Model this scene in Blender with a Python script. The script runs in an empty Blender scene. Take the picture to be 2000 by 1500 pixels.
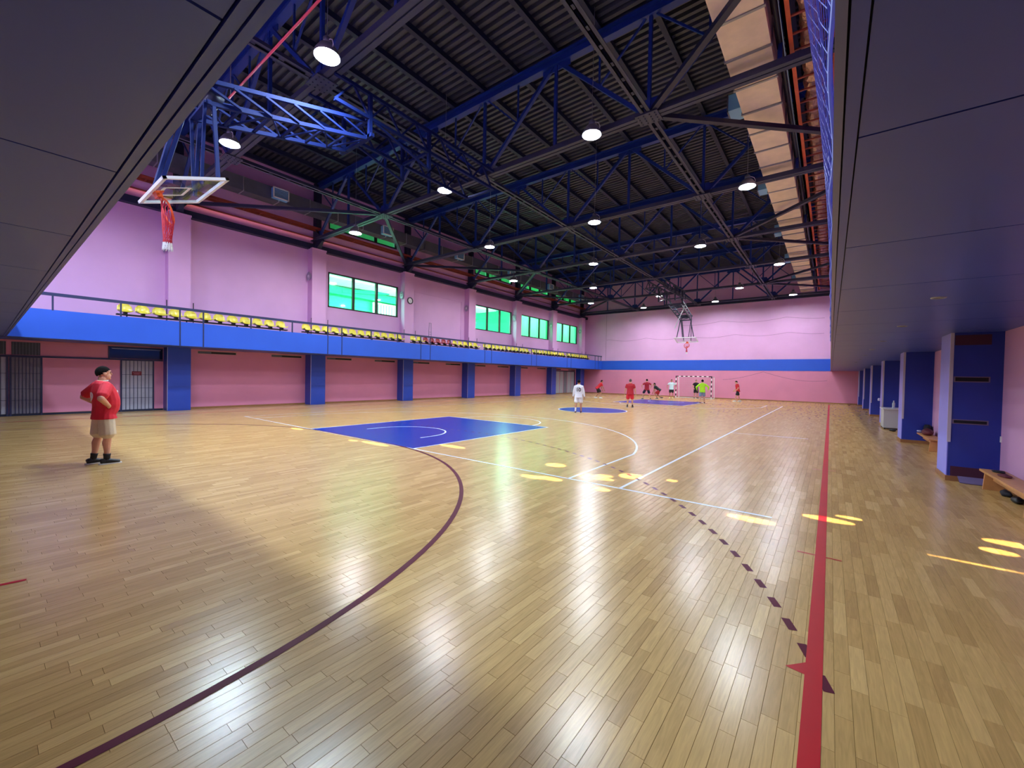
import bpy, bmesh, math, random
import numpy as np
from mathutils import Vector, Matrix
random.seed(7); rng = np.random.default_rng(7)
S = bpy.context.scene
COL = S.collection
PI = math.pi

# ------------------------------------------------------------------ camera
F_PX, YAW, PITCH, ROLL = 802.0766, 0.6591364, -0.0188279, 0.0195008
CAM = Vector((10.10178, -6.14704, 1.73274))
def cam_axes():
    cy, sy = math.cos(YAW), math.sin(YAW)
    fwd = Vector((-sy * math.cos(PITCH), cy * math.cos(PITCH), math.sin(PITCH)))
    right = Vector((cy, sy, 0.0))
    up = right.cross(fwd)
    r2 = math.cos(ROLL) * right + math.sin(ROLL) * up
    u2 = -math.sin(ROLL) * right + math.cos(ROLL) * up
    return r2, u2, fwd
CR, CU, CF = cam_axes()
cd = bpy.data.cameras.new('camera'); cam = bpy.data.objects.new('camera', cd); COL.objects.link(cam)
cd.sensor_fit = 'HORIZONTAL'; cd.sensor_width = 36.0; cd.lens = F_PX / 2000.0 * 36.0
cd.clip_start = 0.05; cd.clip_end = 300
M = Matrix((( CR.x, CU.x, -CF.x, CAM.x), (CR.y, CU.y, -CF.y, CAM.y), (CR.z, CU.z, -CF.z, CAM.z), (0, 0, 0, 1)))
cam.matrix_world = M
S.camera = cam

# ------------------------------------------------------------------ world, sun, exposure
w = bpy.data.worlds.new('sky'); S.world = w; w.use_nodes = True
wn = w.node_tree.nodes; wn['Background'].inputs[0].default_value = (0.55, 0.70, 1.0, 1); wn['Background'].inputs[1].default_value = 0.6
sd = bpy.data.lights.new('sun', 'SUN'); sd.energy = 46.0; sd.angle = 0.002; sd.color = (1.0, 0.80, 0.42)
sun = bpy.data.objects.new('sun', sd); COL.objects.link(sun)
SUN_EL = math.radians(15.0)
sun.rotation_euler = (PI / 2 - SUN_EL, 0, 0)      # shines along +Y, from behind the camera, low
sun.location = (0, -30, 10)
S.view_settings.view_transform = 'Standard'; S.view_settings.look = 'None'
S.view_settings.gamma = 1.0; S.view_settings.use_curve_mapping = False
S.view_settings.exposure = 0.55
S.cycles.use_denoising = True
S.cycles.sample_clamp_indirect = 6.0
S.cycles.max_bounces = 8; S.cycles.diffuse_bounces = 5; S.cycles.glossy_bounces = 3
S.cycles.transparent_max_bounces = 12
LAMP_EMIT = 395.0
LAMP_COL = (0.86, 0.94, 1.0)
LAMP_COOL = (0.70, 0.88, 1.0)

# ------------------------------------------------------------------ helpers
def lin(c):
    c = c / 255.0
    return c / 12.92 if c <= 0.04045 else ((c + 0.055) / 1.055) ** 2.4
def rgb(r, g, b): return (lin(r), lin(g), lin(b), 1.0)

MATS = {}
def mat(name, col, rough=0.6, metal=0.0, var=0.0, vscale=3.0, bump=0.0, bscale=40.0, emit=0.0, ecol=None, spec=0.5, coat=0.0):
    if name in MATS: return MATS[name]
    m = bpy.data.materials.new(name); m.use_nodes = True; MATS[name] = m
    nt = m.node_tree; b = nt.nodes['Principled BSDF']
    b.inputs['Base Color'].default_value = col
    b.inputs['Roughness'].default_value = rough; b.inputs['Metallic'].default_value = metal
    b.inputs['Specular IOR Level'].default_value = spec
    if coat: b.inputs['Coat Weight'].default_value = coat; b.inputs['Coat Roughness'].default_value = 0.15
    tc = nt.nodes.new('ShaderNodeTexCoord')
    if var > 0:
        n = nt.nodes.new('ShaderNodeTexNoise'); n.inputs['Scale'].default_value = vscale; n.inputs['Detail'].default_value = 4
        nt.links.new(tc.outputs['Object'], n.inputs['Vector'])
        r = nt.nodes.new('ShaderNodeMapRange'); r.inputs[1].default_value = 0.3; r.inputs[2].default_value = 0.7
        r.inputs[3].default_value = 1 - var; r.inputs[4].default_value = 1 + var
        nt.links.new(n.outputs['Fac'], r.inputs[0])
        mx = nt.nodes.new('ShaderNodeMix'); mx.data_type = 'RGBA'; mx.blend_type = 'MULTIPLY'; mx.inputs[0].default_value = 1.0
        mx.inputs[6].default_value = col; nt.links.new(r.outputs[0], mx.inputs[7]); nt.links.new(mx.outputs[2], b.inputs['Base Color'])
    if bump > 0:
        n2 = nt.nodes.new('ShaderNodeTexNoise'); n2.inputs['Scale'].default_value = bscale; n2.inputs['Detail'].default_value = 3
        nt.links.new(tc.outputs['Object'], n2.inputs['Vector'])
        bp = nt.nodes.new('ShaderNodeBump'); bp.inputs['Strength'].default_value = bump; bp.inputs['Distance'].default_value = 0.02
        nt.links.new(n2.outputs['Fac'], bp.inputs['Height']); nt.links.new(bp.outputs[0], b.inputs['Normal'])
    if emit > 0:
        b.inputs['Emission Color'].default_value = (*(ecol or col[:3])[:3], 1); b.inputs['Emission Strength'].default_value = emit
    return m

class MB:
    def __init__(s): s.v = []; s.f = []; s.attr = []
    def add(s, vs, fs):
        o = len(s.v); s.v.extend([tuple(v) for v in vs]); s.f.extend([tuple(i + o for i in f) for f in fs]); return s
    def box(s, x0, x1, y0, y1, z0, z1):
        if x0 > x1: x0, x1 = x1, x0
        if y0 > y1: y0, y1 = y1, y0
        if z0 > z1: z0, z1 = z1, z0
        return s.add([(x0,y0,z0),(x1,y0,z0),(x1,y1,z0),(x0,y1,z0),(x0,y0,z1),(x1,y0,z1),(x1,y1,z1),(x0,y1,z1)],
              [(0,3,2,1),(4,5,6,7),(0,1,5,4),(1,2,6,5),(2,3,7,6),(3,0,4,7)])
    def bar(s, a, b, w, h=None, up=(0,0,1)):
        h = h or w; a = Vector(a); b = Vector(b); d = (b - a).normalized(); up = Vector(up)
        if abs(d.dot(up)) > 0.98: up = Vector((1, 0, 0))
        sd = d.cross(up).normalized(); u = sd.cross(d).normalized()
        vs = []
        for p in (a, b):
            for i, j in ((-1,-1),(1,-1),(1,1),(-1,1)): vs.append(p + sd * (i*w/2) + u * (j*h/2))
        return s.add(vs, [(0,1,2,3),(7,6,5,4),(0,4,5,1),(1,5,6,2),(2,6,7,3),(3,7,4,0)])
    def tube(s, a, b, r0, r1=None, n=8, cap=True):
        r1 = r0 if r1 is None else r1; a = Vector(a); b = Vector(b); d = (b - a).normalized()
        up = Vector((0,0,1)) if abs(d.z) < 0.9 else Vector((1,0,0))
        x = d.cross(up).normalized(); y = d.cross(x)
        vs = []
        for p, r in ((a, r0), (b, r1)):
            for i in range(n):
                t = 2*PI*i/n; vs.append(p + x*(r*math.cos(t)) + y*(r*math.sin(t)))
        fs = [(i, i+n, (i+1)%n+n, (i+1)%n) for i in range(n)]
        if cap: fs += [tuple(range(n)), tuple(range(2*n-1, n-1, -1))]
        return s.add(vs, fs)
    def path(s, pts, r, n=6):
        for a, b in zip(pts[:-1], pts[1:]): s.tube(a, b, r, n=n)
        return s
    def lathe(s, prof, c=(0,0,0), n=24):
        vs = []; k = len(prof)
        for i in range(n):
            t = 2*PI*i/n
            for r, z in prof: vs.append((c[0]+r*math.cos(t), c[1]+r*math.sin(t), c[2]+z))
        fs = []
        for i in range(n):
            j = (i+1) % n
            for q in range(k-1): fs.append((i*k+q, j*k+q, j*k+q+1, i*k+q+1))
        return s.add(vs, fs)
    def ell(s, c, r, n=16, m=10, R=None):
        vs = []; c = Vector(c)
        for i in range(m+1):
            p = PI*i/m
            for j in range(n):
                t = 2*PI*j/n
                v = Vector((r[0]*math.sin(p)*math.cos(t), r[1]*math.sin(p)*math.sin(t), r[2]*math.cos(p)))
                if R: v = R @ v
                vs.append(c + v)
        fs = []
        for i in range(m):
            for j in range(n):
                fs.append((i*n+j, (i+1)*n+j, (i+1)*n+(j+1)%n, i*n+(j+1)%n))
        return s.add(vs, fs)
    def strip(s, pts, wd, z=0.0, close=False):          # flat ribbon through 2-D points
        L = []; n = len(pts)
        for i in range(n):
            a = pts[i-1] if (i > 0 or close) else pts[i]; b = pts[(i+1) % n] if (i < n-1 or close) else pts[i]
            d = Vector((b[0]-a[0], b[1]-a[1])).normalized(); nn = Vector((-d.y, d.x)) * (wd/2)
            L += [(pts[i][0]+nn.x, pts[i][1]+nn.y, z), (pts[i][0]-nn.x, pts[i][1]-nn.y, z)]
        fs = [(2*i, 2*i+1, 2*i+3, 2*i+2) for i in range(n-1)]
        if close: fs.append((2*n-2, 2*n-1, 1, 0))
        return s.add(L, fs)
    def poly(s, pts, z): return s.add([(x, y, z) for x, y in pts], [tuple(range(len(pts)))])
    def mesh(s, name, off=(0,0,0), smooth=False):
        me = bpy.data.meshes.new(name)
        me.from_pydata([(v[0]-off[0], v[1]-off[1], v[2]-off[2]) for v in s.v], [], s.f)
        if smooth: me.polygons.foreach_set('use_smooth', [True]*len(me.polygons))
        me.update(); return me

def wloc(o):
    p = Vector((0,0,0))
    while o: p += o.location; o = o.parent
    return p
def obj(name, mb, m, parent=None, smooth=False, label=None, cat=None, group=None, kind=None, local=False):
    off = (0,0,0)
    if parent and not local: off = wloc(parent)
    me = mb.mesh(name, off, smooth) if isinstance(mb, MB) else mb
    if m is not None: me.materials.append(m)
    o = bpy.data.objects.new(name, me); COL.objects.link(o)
    if parent: o.parent = parent
    return tag(o, label, cat, group, kind)
def tag(o, label=None, cat=None, group=None, kind=None):
    if label: o['label'] = label
    if cat: o['category'] = cat
    if group: o['group'] = group
    if kind: o['kind'] = kind
    return o
def empty(name, loc, label=None, cat=None, group=None, kind=None):
    o = bpy.data.objects.new(name, None); COL.objects.link(o); o.location = loc; o.empty_display_size = 0.2
    return tag(o, label, cat, group, kind)
def dup(root, loc, label=None, group=None):
    r = root.copy(); COL.objects.link(r); r.location = loc
    if label: r['label'] = label
    if group: r['group'] = group
    for ch in list(root.children):
        c = ch.copy(); COL.objects.link(c); c.parent = r
        for g in list(ch.children):
            d = g.copy(); COL.objects.link(d); d.parent = c
    return r
def px(P):
    d = Vector(P) - CAM; z = d.dot(CF)
    return (1000 + F_PX*d.dot(CR)/z, 750 - F_PX*d.dot(CU)/z, z)
ORD = ['first','second','third','fourth','fifth','sixth','seventh','eighth','ninth','tenth','eleventh','twelfth','thirteenth','fourteenth']

# ------------------------------------------------------------------ materials
PINK = mat('pink_paint', rgb(216,164,208), 0.55, var=0.05, vscale=0.6, bump=0.06, bscale=60)
PINKLOW = mat('pink_paint_lower', rgb(218,136,168), 0.5, var=0.05, vscale=0.7, bump=0.06, bscale=60)
BLUE = mat('blue_panel', rgb(38,88,202), 0.4, var=0.03, vscale=1.0)
PILB = mat('pillar_blue', rgb(38,72,178), 0.35, var=0.04, vscale=1.5)
PILB_SHADE = mat('pillar_blue_shaded', rgb(30,54,152), 0.4, var=0.04, vscale=1.5)  # pillar blue darkened: shade on the right pillars put into the colour
LILAC = mat('pillar_lilac', rgb(140,142,234), 0.45, var=0.04, vscale=2.0)
SOFF = mat('soffit_panel', rgb(58,78,172), 0.35, var=0.03, vscale=2)
GROOVE = mat('dark_groove', rgb(10,10,22), 0.8)
STEELB = mat('truss_blue', rgb(16,48,124), 0.45, var=0.08, vscale=3)
STEELD = mat('steel_dark', rgb(44,50,74), 0.5, var=0.1, vscale=4)
NAVY = mat('beam_navy', rgb(24,30,58), 0.5, var=0.08)
DECK = mat('roof_deck', rgb(56,60,72), 0.5, var=0.08, vscale=1.2)
PURL = mat('purlin', rgb(18,28,60), 0.55)
RAILM = mat('rail_paint', rgb(40,46,84), 0.35, var=0.05)
WHITEP = mat('white_paint', rgb(232,232,230), 0.4)
LINEW = mat('line_white', rgb(222,228,240), 0.28)
LINER = mat('line_red', rgb(182,8,28), 0.42, var=0.08, vscale=2, spec=0.25)
LINED = mat('line_maroon', rgb(88,16,42), 0.5, var=0.08, vscale=2, spec=0.12)
KEYB = mat('lane_blue', rgb(6,40,148), 0.26, var=0.05, vscale=1)
YEL = mat('seat_yellow', rgb(222,204,62), 0.3, coat=0.3)
REDS = mat('seat_red', rgb(150,22,42), 0.3, coat=0.3)
GREYM = mat('grey_metal', rgb(150,152,160), 0.4, 0.6, var=0.06)
ALU = mat('aluminium', rgb(205,208,214), 0.35, 0.8)
BLACK = mat('black_paint', rgb(16,16,20), 0.5)
WOOD = mat('bench_wood', rgb(196,140,84), 0.4, var=0.12, vscale=9)
WOODB = mat('skirting_wood', rgb(150,104,64), 0.45, var=0.1, vscale=6)
RUST = mat('tray_orange', rgb(198,84,40), 0.5, var=0.12, vscale=3)
RUSTD = mat('tray_rust', rgb(132,52,36), 0.55, var=0.15, vscale=4)
FOIL = mat('foil_wrap', rgb(190,150,138), 0.28, 0.75, var=0.25, vscale=14, bump=1.0, bscale=22)
INSUL = mat('duct_insulation', rgb(240,222,188), 0.75, var=0.08, vscale=2.5, bump=0.35, bscale=6)
DUCTG = mat('duct_grey', rgb(104,108,120), 0.45, 0.5, var=0.08)
LBLUE = mat('grille_blue', rgb(120,180,220), 0.4)
SHUT = mat('shutter_grey', rgb(168,168,186), 0.5, var=0.06, vscale=4)
GLASSD = mat('dark_glass', rgb(20,30,52), 0.08, spec=0.8)
NETB = mat('net_blue', rgb(120,140,235), 0.5)
NETD = mat('net_grey', rgb(120,82,110), 0.7)

def glass(name, col, fac=0.12):
    m = bpy.data.materials.new(name); m.use_nodes = True; nt = m.node_tree; nt.nodes.clear()
    o = nt.nodes.new('ShaderNodeOutputMaterial'); t = nt.nodes.new('ShaderNodeBsdfTransparent'); t.inputs[0].default_value = col
    g = nt.nodes.new('ShaderNodeBsdfGlossy'); g.inputs['Roughness'].default_value = 0.04
    x = nt.nodes.new('ShaderNodeMixShader'); x.inputs[0].default_value = fac
    nt.links.new(t.outputs[0], x.inputs[1]); nt.links.new(g.outputs[0], x.inputs[2]); nt.links.new(x.outputs[0], o.inputs[0]); return m
GREENG = glass('green_glass', (0.58, 1.0, 0.82, 1), 0.04)
CLEARG = glass('clear_glass', (0.90, 0.97, 0.95, 1), 0.10)

# floor wood: tone attribute gives each plank its own colour
def floor_material():
    m = bpy.data.materials.new('oak_strip'); m.use_nodes = True; nt = m.node_tree; b = nt.nodes['Principled BSDF']
    at = nt.nodes.new('ShaderNodeAttribute'); at.attribute_name = 'tone'
    cr = nt.nodes.new('ShaderNodeValToRGB'); e = cr.color_ramp.elements
    e[0].position = 0.0; e[0].color = rgb(178,138,84); e[1].position = 1.0; e[1].color = rgb(208,169,109)
    k = e.new(0.12); k.color = rgb(184,144,87); k = e.new(0.5); k.color = rgb(193,153,94); k = e.new(0.9); k.color = rgb(201,161,101)
    nt.links.new(at.outputs['Fac'], cr.inputs[0])
    tc = nt.nodes.new('ShaderNodeNewGeometry')
    sc = nt.nodes.new('ShaderNodeVectorMath'); sc.operation = 'MULTIPLY'; sc.inputs[1].default_value = (60, 4, 1)
    nt.links.new(tc.outputs['Position'], sc.inputs[0])
    ad = nt.nodes.new('ShaderNodeVectorMath'); ad.operation = 'ADD'
    sh = nt.nodes.new('ShaderNodeMath'); sh.operation = 'MULTIPLY'; sh.inputs[1].default_value = 400
    nt.links.new(at.outputs['Fac'], sh.inputs[0]); nt.links.new(sc.outputs[0], ad.inputs[0]); nt.links.new(sh.outputs[0], ad.inputs[1])
    n = nt.nodes.new('ShaderNodeTexNoise'); n.inputs['Scale'].default_value = 1.0; n.inputs['Detail'].default_value = 5; n.inputs['Distortion'].default_value = 1.2
    nt.links.new(ad.outputs[0], n.inputs['Vector'])
    mr = nt.nodes.new('ShaderNodeMapRange'); mr.inputs[1].default_value = 0.3; mr.inputs[2].default_value = 0.7; mr.inputs[3].default_value = 0.86; mr.inputs[4].default_value = 1.1
    nt.links.new(n.outputs['Fac'], mr.inputs[0])
    mx = nt.nodes.new('ShaderNodeMix'); mx.data_type = 'RGBA'; mx.blend_type = 'MULTIPLY'; mx.inputs[0].default_value = 1
    nt.links.new(cr.outputs[0], mx.inputs[6]); nt.links.new(mr.outputs[0], mx.inputs[7])
    nt.links.new(mx.outputs[2], b.inputs['Base Color'])
    b.inputs['Roughness'].default_value = 0.245; b.inputs['Specular IOR Level'].default_value = 0.5
    n3 = nt.nodes.new('ShaderNodeTexNoise'); n3.inputs['Scale'].default_value = 0.8; n3.inputs['Detail'].default_value = 3
    nt.links.new(tc.outputs['Position'], n3.inputs['Vector'])
    m3 = nt.nodes.new('ShaderNodeMapRange'); m3.inputs[1].default_value = 0.3; m3.inputs[2].default_value = 0.7; m3.inputs[3].default_value = 0.22; m3.inputs[4].default_value = 0.30
    return m
OAK = floor_material()

# ------------------------------------------------------------------ hall dimensions
XP = 11.82            # pillar faces
XW = 12.45            # lower walls
XB = 10.13            # balcony edge
YN, YF = -8.3, 36.3   # near and far end walls
ZS, ZB = 2.67, 3.62   # soffit, parapet top
ZC = 8.85             # truss bottom chord
ZD = 12.1             # deck
PY = [-1 + 6*k for k in range(7)]   # pillar / truss lines

# ------------------------------------------------------------------ floor
slab = MB().box(-XW-0.4, XW+0.4, YN-0.4, YF+0.4, -0.30, -0.012)
floor = obj('floor', slab, mat('floor_bed', rgb(52,34,20), 0.8), kind='structure')
def plank_verts(x0, x1, y0, y1, tilt):
    g = 0.0003; b = 0.0010
    zt = [t for t in tilt]
    o = [(x0+g,y0+g),(x1-g,y0+g),(x1-g,y1-g),(x0+g,y1-g)]
    i = [(x0+g+b,y0+g+b),(x1-g-b,y0+g+b),(x1-g-b,y1-g-b),(x0+g+b,y1-g-b)]
    return [(x,y,-0.0022) for x,y in o] + [(x,y,z) for (x,y),z in zip(i, zt)]
PF = [(4,5,6,7),(0,1,5,4),(1,2,6,5),(2,3,7,6),(3,0,4,7)]
PWD = 0.0762
planks = []
nrow = int(round(2*XW/PWD))
for r in range(nrow):
    x0 = -XW + r*2*XW/nrow; x1 = -XW + (r+1)*2*XW/nrow
    y = YN - random.random()*0.5
    while y < YF:
        L = random.choice((0.42, 0.47, 0.5, 0.5, 0.53))
        planks.append((x0, x1, max(y, YN), min(y+L, YF))); y += L
score = []
for k, (x0, x1, y0, y1) in enumerate(planks):
    c = ((x0+x1)/2, (y0+y1)/2, 0)
    if (c[0]-CAM.x)**2 + (c[1]-CAM.y)**2 < 49:
        u, v, z = px(c)
        if z > 0.3 and -40 < u < 2040 and -40 < v < 1530: score.append((z, k))
score.sort(); near = set(k for z, k in score[:300])
bv = []; bf = []; bt = []
for k, (x0, x1, y0, y1) in enumerate(planks):
    t = random.random(); a = max(-.00014, min(.00014, random.gauss(0, 1) * 0.00008)); c = random.gauss(0, 1) * 0.00003; h = -0.0004 + random.gauss(0, 1)*0.00005
    vs = plank_verts(x0, x1, y0, y1, (h-a-c, h+a-c, h+a+c, h-a+c))
    if k in near:
        me = bpy.data.meshes.new('plank'); me.from_pydata(vs, [], PF); me.materials.append(OAK)
        at = me.attributes.new('tone', 'FLOAT', 'POINT'); at.data.foreach_set('value', [t]*8)
        o = bpy.data.objects.new('plank', me); COL.objects.link(o); o.parent = floor
    else:
        o = len(bv); bv += vs; bf += [tuple(i+o for i in f) for f in PF]; bt += [t]*8
me = bpy.data.meshes.new('planks'); me.from_pydata(bv, [], bf); me.materials.append(OAK)
at = me.attributes.new('tone', 'FLOAT', 'POINT'); at.data.foreach_set('value', bt)
o = bpy.data.objects.new('planks', me); COL.objects.link(o); o.parent = floor; o['kind'] = 'stuff'

# court markings (paint film on the boards)
def mark(name, mb, m): return obj(name, mb, m, floor)
def arc(cx, cy, r, a0, a1, n=48): return [(cx + r*math.cos(a0+(a1-a0)*i/n), cy + r*math.sin(a0+(a1-a0)*i/n)) for i in range(n+1)]
Z1, Z2, Z3 = 0.0006, 0.0012, 0.0018
def mir(pts, far): return [(x, 28-y) for x, y in pts] if far else pts
for far in (0, 1):
    mark('free_throw_lane', MB().poly(mir([(-2.45,0),(2.45,0),(2.45,5.8),(-2.45,5.8)], far), Z1), KEYB)
    mark('lane_line', MB().strip(mir([(-2.45,0),(-2.45,5.8)], far), .05, Z2).strip(mir([(2.45,0),(2.45,5.8)], far), .05, Z2).strip(mir([(-2.475,5.8),(2.475,5.8)], far), .05, Z2), LINEW)
    mark('free_throw_arc', MB().strip(mir(arc(0,5.8,1.775,0,PI), far), .05, Z2), LINEW)
    mark('no_charge_arc', MB().strip(mir([(1.275,1.2)]+arc(0,1.575,1.275,0,PI)+[(-1.275,1.2)], far), .05, Z2), LINEW)
    a0 = math.asin((2.99-1.575)/6.75)
    mark('three_point_line', MB().strip(mir([(6.6,0)]+arc(0,1.575,6.73,a0,PI-a0)+[(-6.6,0)], far), .05, Z2), LINEW)
mark('baseline', MB().strip([(-7.6,0),(9.56,0)], .05, Z2), LINEW)
mark('baseline', MB().strip([(-7.6,28),(7.55,28)], .05, Z2), LINEW)
for s in (-1, 1): mark('sideline', MB().strip([(7.525*s,0),(7.525*s,28)], .05, Z2), LINEW)
mark('centre_circle_fill', MB().poly(arc(0,14,1.78,0,2*PI,48)[:-1], Z1), KEYB)
mark('centre_circle', MB().strip(arc(0,14,1.8,0,2*PI,64)[:-1], .06, Z2, True), LINEW)
mark('half_court_line', MB().strip([(7.55,9.08),(9.62,9.25)], .035, Z2), LINEW)
for s in (-1, 1): mark('handball_sideline', MB().strip([(10.07*s,-6),(10.07*s,34)], .085, Z3), LINER)
mark('handball_goal_line', MB().strip([(-10.07,34),(10.07,34)], .06, Z2), LINER)
for far in (0, 1):
    fm = (lambda P: [(x, 28-y) for x, y in P]) if far else (lambda P: P)
    mark('goal_area_line', MB().strip(fm(arc(1.5,-6,6.03,0,PI/2,48)+arc(-1.5,-6,6.03,PI/2,PI,48)), .06, Z3), LINED)
    dm = MB(); L = arc(1.5,-6,9.07,math.radians(17.5),PI/2,200)+arc(-1.5,-6,9.07,PI/2,PI-math.radians(17.5),200)
    acc = [0]
    for a, b in zip(L[:-1], L[1:]): acc.append(acc[-1]+math.hypot(b[0]-a[0], b[1]-a[1]))
    def at_len(t):
        i = int(np.searchsorted(acc, t)); i = min(max(i,1), len(L)-1); q = (t-acc[i-1])/max(acc[i]-acc[i-1],1e-9)
        return (L[i-1][0]+(L[i][0]-L[i-1][0])*q, L[i-1][1]+(L[i][1]-L[i-1][1])*q)
    t = 0.02
    while t < acc[-1]-.15:
        dm.strip(fm([at_len(t), at_len(t+.15)]), .055, Z2); t += .30
    mark('free_throw_dashes', dm, LINED)
mark('corner_mark', MB().strip([(9.88,-1.035),(10.235,-1.04)], .025, Z2), LINER)
mark('corner_mark', MB().strip([(9.86,4.0),(10.235,4.07)], .025, Z2), LINER)
mark('penalty_mark', MB().strip([(4.93,-6.2),(4.97,-5.93)], .04, Z2), LINER)
mark('substitution_wedge', MB().poly([(9.93,-3.15),(10.04,-3.17),(10.04,-3.02)][::-1], Z2), LINER)

# ------------------------------------------------------------------ far end wall, near wall, right wall
wf = MB().box(-XW-.3, XW+.3, YF, YF+.3, 0, ZD+.3)
wall_far = obj('wall_far', wf, PINK, kind='structure')
obj('wainscot', MB().box(-XW, XW, YF-.015, YF, 0, ZS), PINKLOW, wall_far)
obj('blue_band', MB().box(-XB, XB, YF-.035, YF, 2.655, 3.65), BLUE, wall_far)
obj('wall_beam', MB().box(-12.3, 12.3, YF-.25, YF, 8.82, 9.05), NAVY, wall_far)
obj('baseboard_far', MB().box(-XW, XW, YF-.035, YF, 0, .09), WOODB, kind='structure')
# near wall with a row of transom slots that let the low sun in
nw = MB()
HZ0, HZ1 = 1.95, 2.60
slots = []  # (x centre, floor y centre, half width, half length along y)
for xa, xb, yc, hl in [(-3.1,-2.44,-.2,.10),(.24,.62,-.25,.07),(.7,1.78,-.15,.11),(2.46,3.3,.90,.13),(3.2,3.56,1.31,.06),(5.66,6.08,.82,.16),(5.83,6.3,-.27,.10),(6.12,6.6,-.17,.11),
        (6.56,7.25,.44,.12),(6.84,7.14,.66,.08),(7.14,7.57,.95,.20),(7.14,7.47,-.20,.10),(7.91,8.1,1.13,.08),(9.08,9.63,-.21,.11),(9.85,10.39,.45,.10),(10.2,10.47,.72,.06),(11.4,11.68,.40,.09),(11.5,12.0,.80,.11),(10.92,11.62,-.20,.018)]:
    slots.append(((xa+xb)/2, yc, (xb-xa)/2, hl))
TE = math.tan(SUN_EL)
holes = [(x, (y-YN)*TE, hw, hl*TE) for x, y, hw, hl in slots]
nw.box(-XW-.3, XW+.3, YN-.2, YN, 0, HZ0); nw.box(-XW-.3, XW+.3, YN-.2, YN, HZ1, ZD+.3)
wall_near = obj('wall_near', nw, PINK, kind='structure')
bm = bmesh.new()   # transom strip: fine grid with elliptical openings
gx = np.arange(-XW-.3, XW+.3001, 0.006); gz = np.linspace(HZ0, HZ1, 261)
CX, CZ = np.meshgrid((gx[:-1]+gx[1:])/2, (gz[:-1]+gz[1:])/2, indexing='ij')
openm = np.zeros(CX.shape, bool)
for x, z, a, b in holes: openm |= ((CX-x)/a)**2 + ((CZ-z)/b)**2 < 1
tv = []; tf = []
for j in range(CX.shape[1]):
    i = 0
    while i < CX.shape[0]:
        if openm[i, j]: i += 1; continue
        k = i
        while k < CX.shape[0] and not openm[k, j]: k += 1
        q = len(tv); tv += [(gx[i],YN-.05,gz[j]),(gx[k],YN-.05,gz[j]),(gx[k],YN-.05,gz[j+1]),(gx[i],YN-.05,gz[j+1])]; tf.append((q,q+1,q+2,q+3)); i = k
tm = MB(); tm.v = tv; tm.f = tf
obj('transom_screen', tm, BLACK, wall_near)
wr = MB().box(XW, XW+.3, YN, YF, 0, ZD+.3)
wall_right = obj('wall_right', wr, PINK, kind='structure')
obj('baseboard_right', MB().box(XW-.02, XW, YN, YF, 0, .08), WOODB, kind='structure')
obj('light_switch', MB().box(XW-.012, XW, 4.55, 4.63, .76, .86), WHITEP, label='small white switch plate on the right pink wall beside the nearest pillar', cat='switch')

# ------------------------------------------------------------------ left wall
XU = 12.30
WIN = [(5.75,10.45), (17.7,22.5), (23.7,28.55), (29.75,34.4)]
WZ0, WZ1 = 5.42, 7.38
CLER = [(5.75,10.3), (17.7,22.5), (23.7,28.5), (29.75,34.3)]
CZ0, CZ1 = 9.78, 10.30
wl = MB()
wl.box(-XW-.3, -XW, YN, YF, 0, ZS)
ys = sorted(set([YN, YF] + [y for a, b in WIN for y in (a, b)]))
wl.box(-XU-.2, -XU, YN, YF, ZS, WZ0); wl.box(-XU-.2, -XU, YN, YF, WZ1, CZ0); wl.box(-XU-.2, -XU, YN, YF, CZ1, ZD+.3)
e0 = YN
for a, b in WIN: wl.box(-XU-.2, -XU, e0, a, WZ0, WZ1); e0 = b
wl.box(-XU-.2, -XU, e0, YF, WZ0, WZ1)
e0 = YN
for a, b in CLER: wl.box(-XU-.2, -XU, e0, a, CZ0, CZ1); e0 = b
wl.box(-XU-.2, -XU, e0, YF, CZ0, CZ1)
wall_left = obj('wall_left', wl, PINK, kind='structure')
obj('wainscot', MB().box(-XW, -XW+.012, YN, YF, 0, ZS), PINKLOW, wall_left)
fr = MB()                                                           # raised outline of the blocked window
for (y0,y1,z0,z1) in [(11.75,16.3,7.30,7.38),(11.75,11.83,5.2,7.38),(16.22,16.3,4.2,7.38)]: fr.box(-XU, -XU+.03, y0, y1, z0, z1)
obj('blind_window_frame', fr, PINK, wall_left)
obj('wall_beam', MB().box(-XU, -XU+.30, YN, YF, 8.34, 8.62), NAVY, wall_left)
obj('baseboard_left', MB().box(-XW, -XW+.03, YN, YF, 0, .08), WOODB, kind='structure')
FRAME = mat('window_frame', rgb(36,22,26), 0.5)
MINT = mat('mint_blind', rgb(70,235,165), 0.8)
def window(n, a, b, z0, z1, blind, clere=False):
    t = empty('window_%d' % n, (-XU, (a+b)/2, z0), kind='structure')
    f = .07
    fm = MB().box(-XU-.12, -XU+.02, a, b, z0, z0+f).box(-XU-.12, -XU+.02, a, b, z1-f, z1).box(-XU-.12, -XU+.02, a, a+f, z0, z1).box(-XU-.12, -XU+.02, b-f, b, z0, z1)
    obj('window_frame', fm, FRAME, t)
    w3 = (b-a)/3
    for k in (1, 2): obj('mullion', MB().box(-XU-.12, -XU+.03, a+k*w3-.06, a+k*w3+.06, z0+f, z1-f), FRAME, t)
    for k in range(3):
        obj('pane', MB().box(-XU-.06, -XU-.054, a+k*w3+.04, a+(k+1)*w3-.04, z0+f, z1-f), GREENG, t)
    if blind:
        for k in range(3):
            obj('blind', MB().box(-XU-.32, -XU-.30, a+k*w3+.03, a+(k+1)*w3-.03, z0-.1, z1+.1), MINT_T, t)
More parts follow.
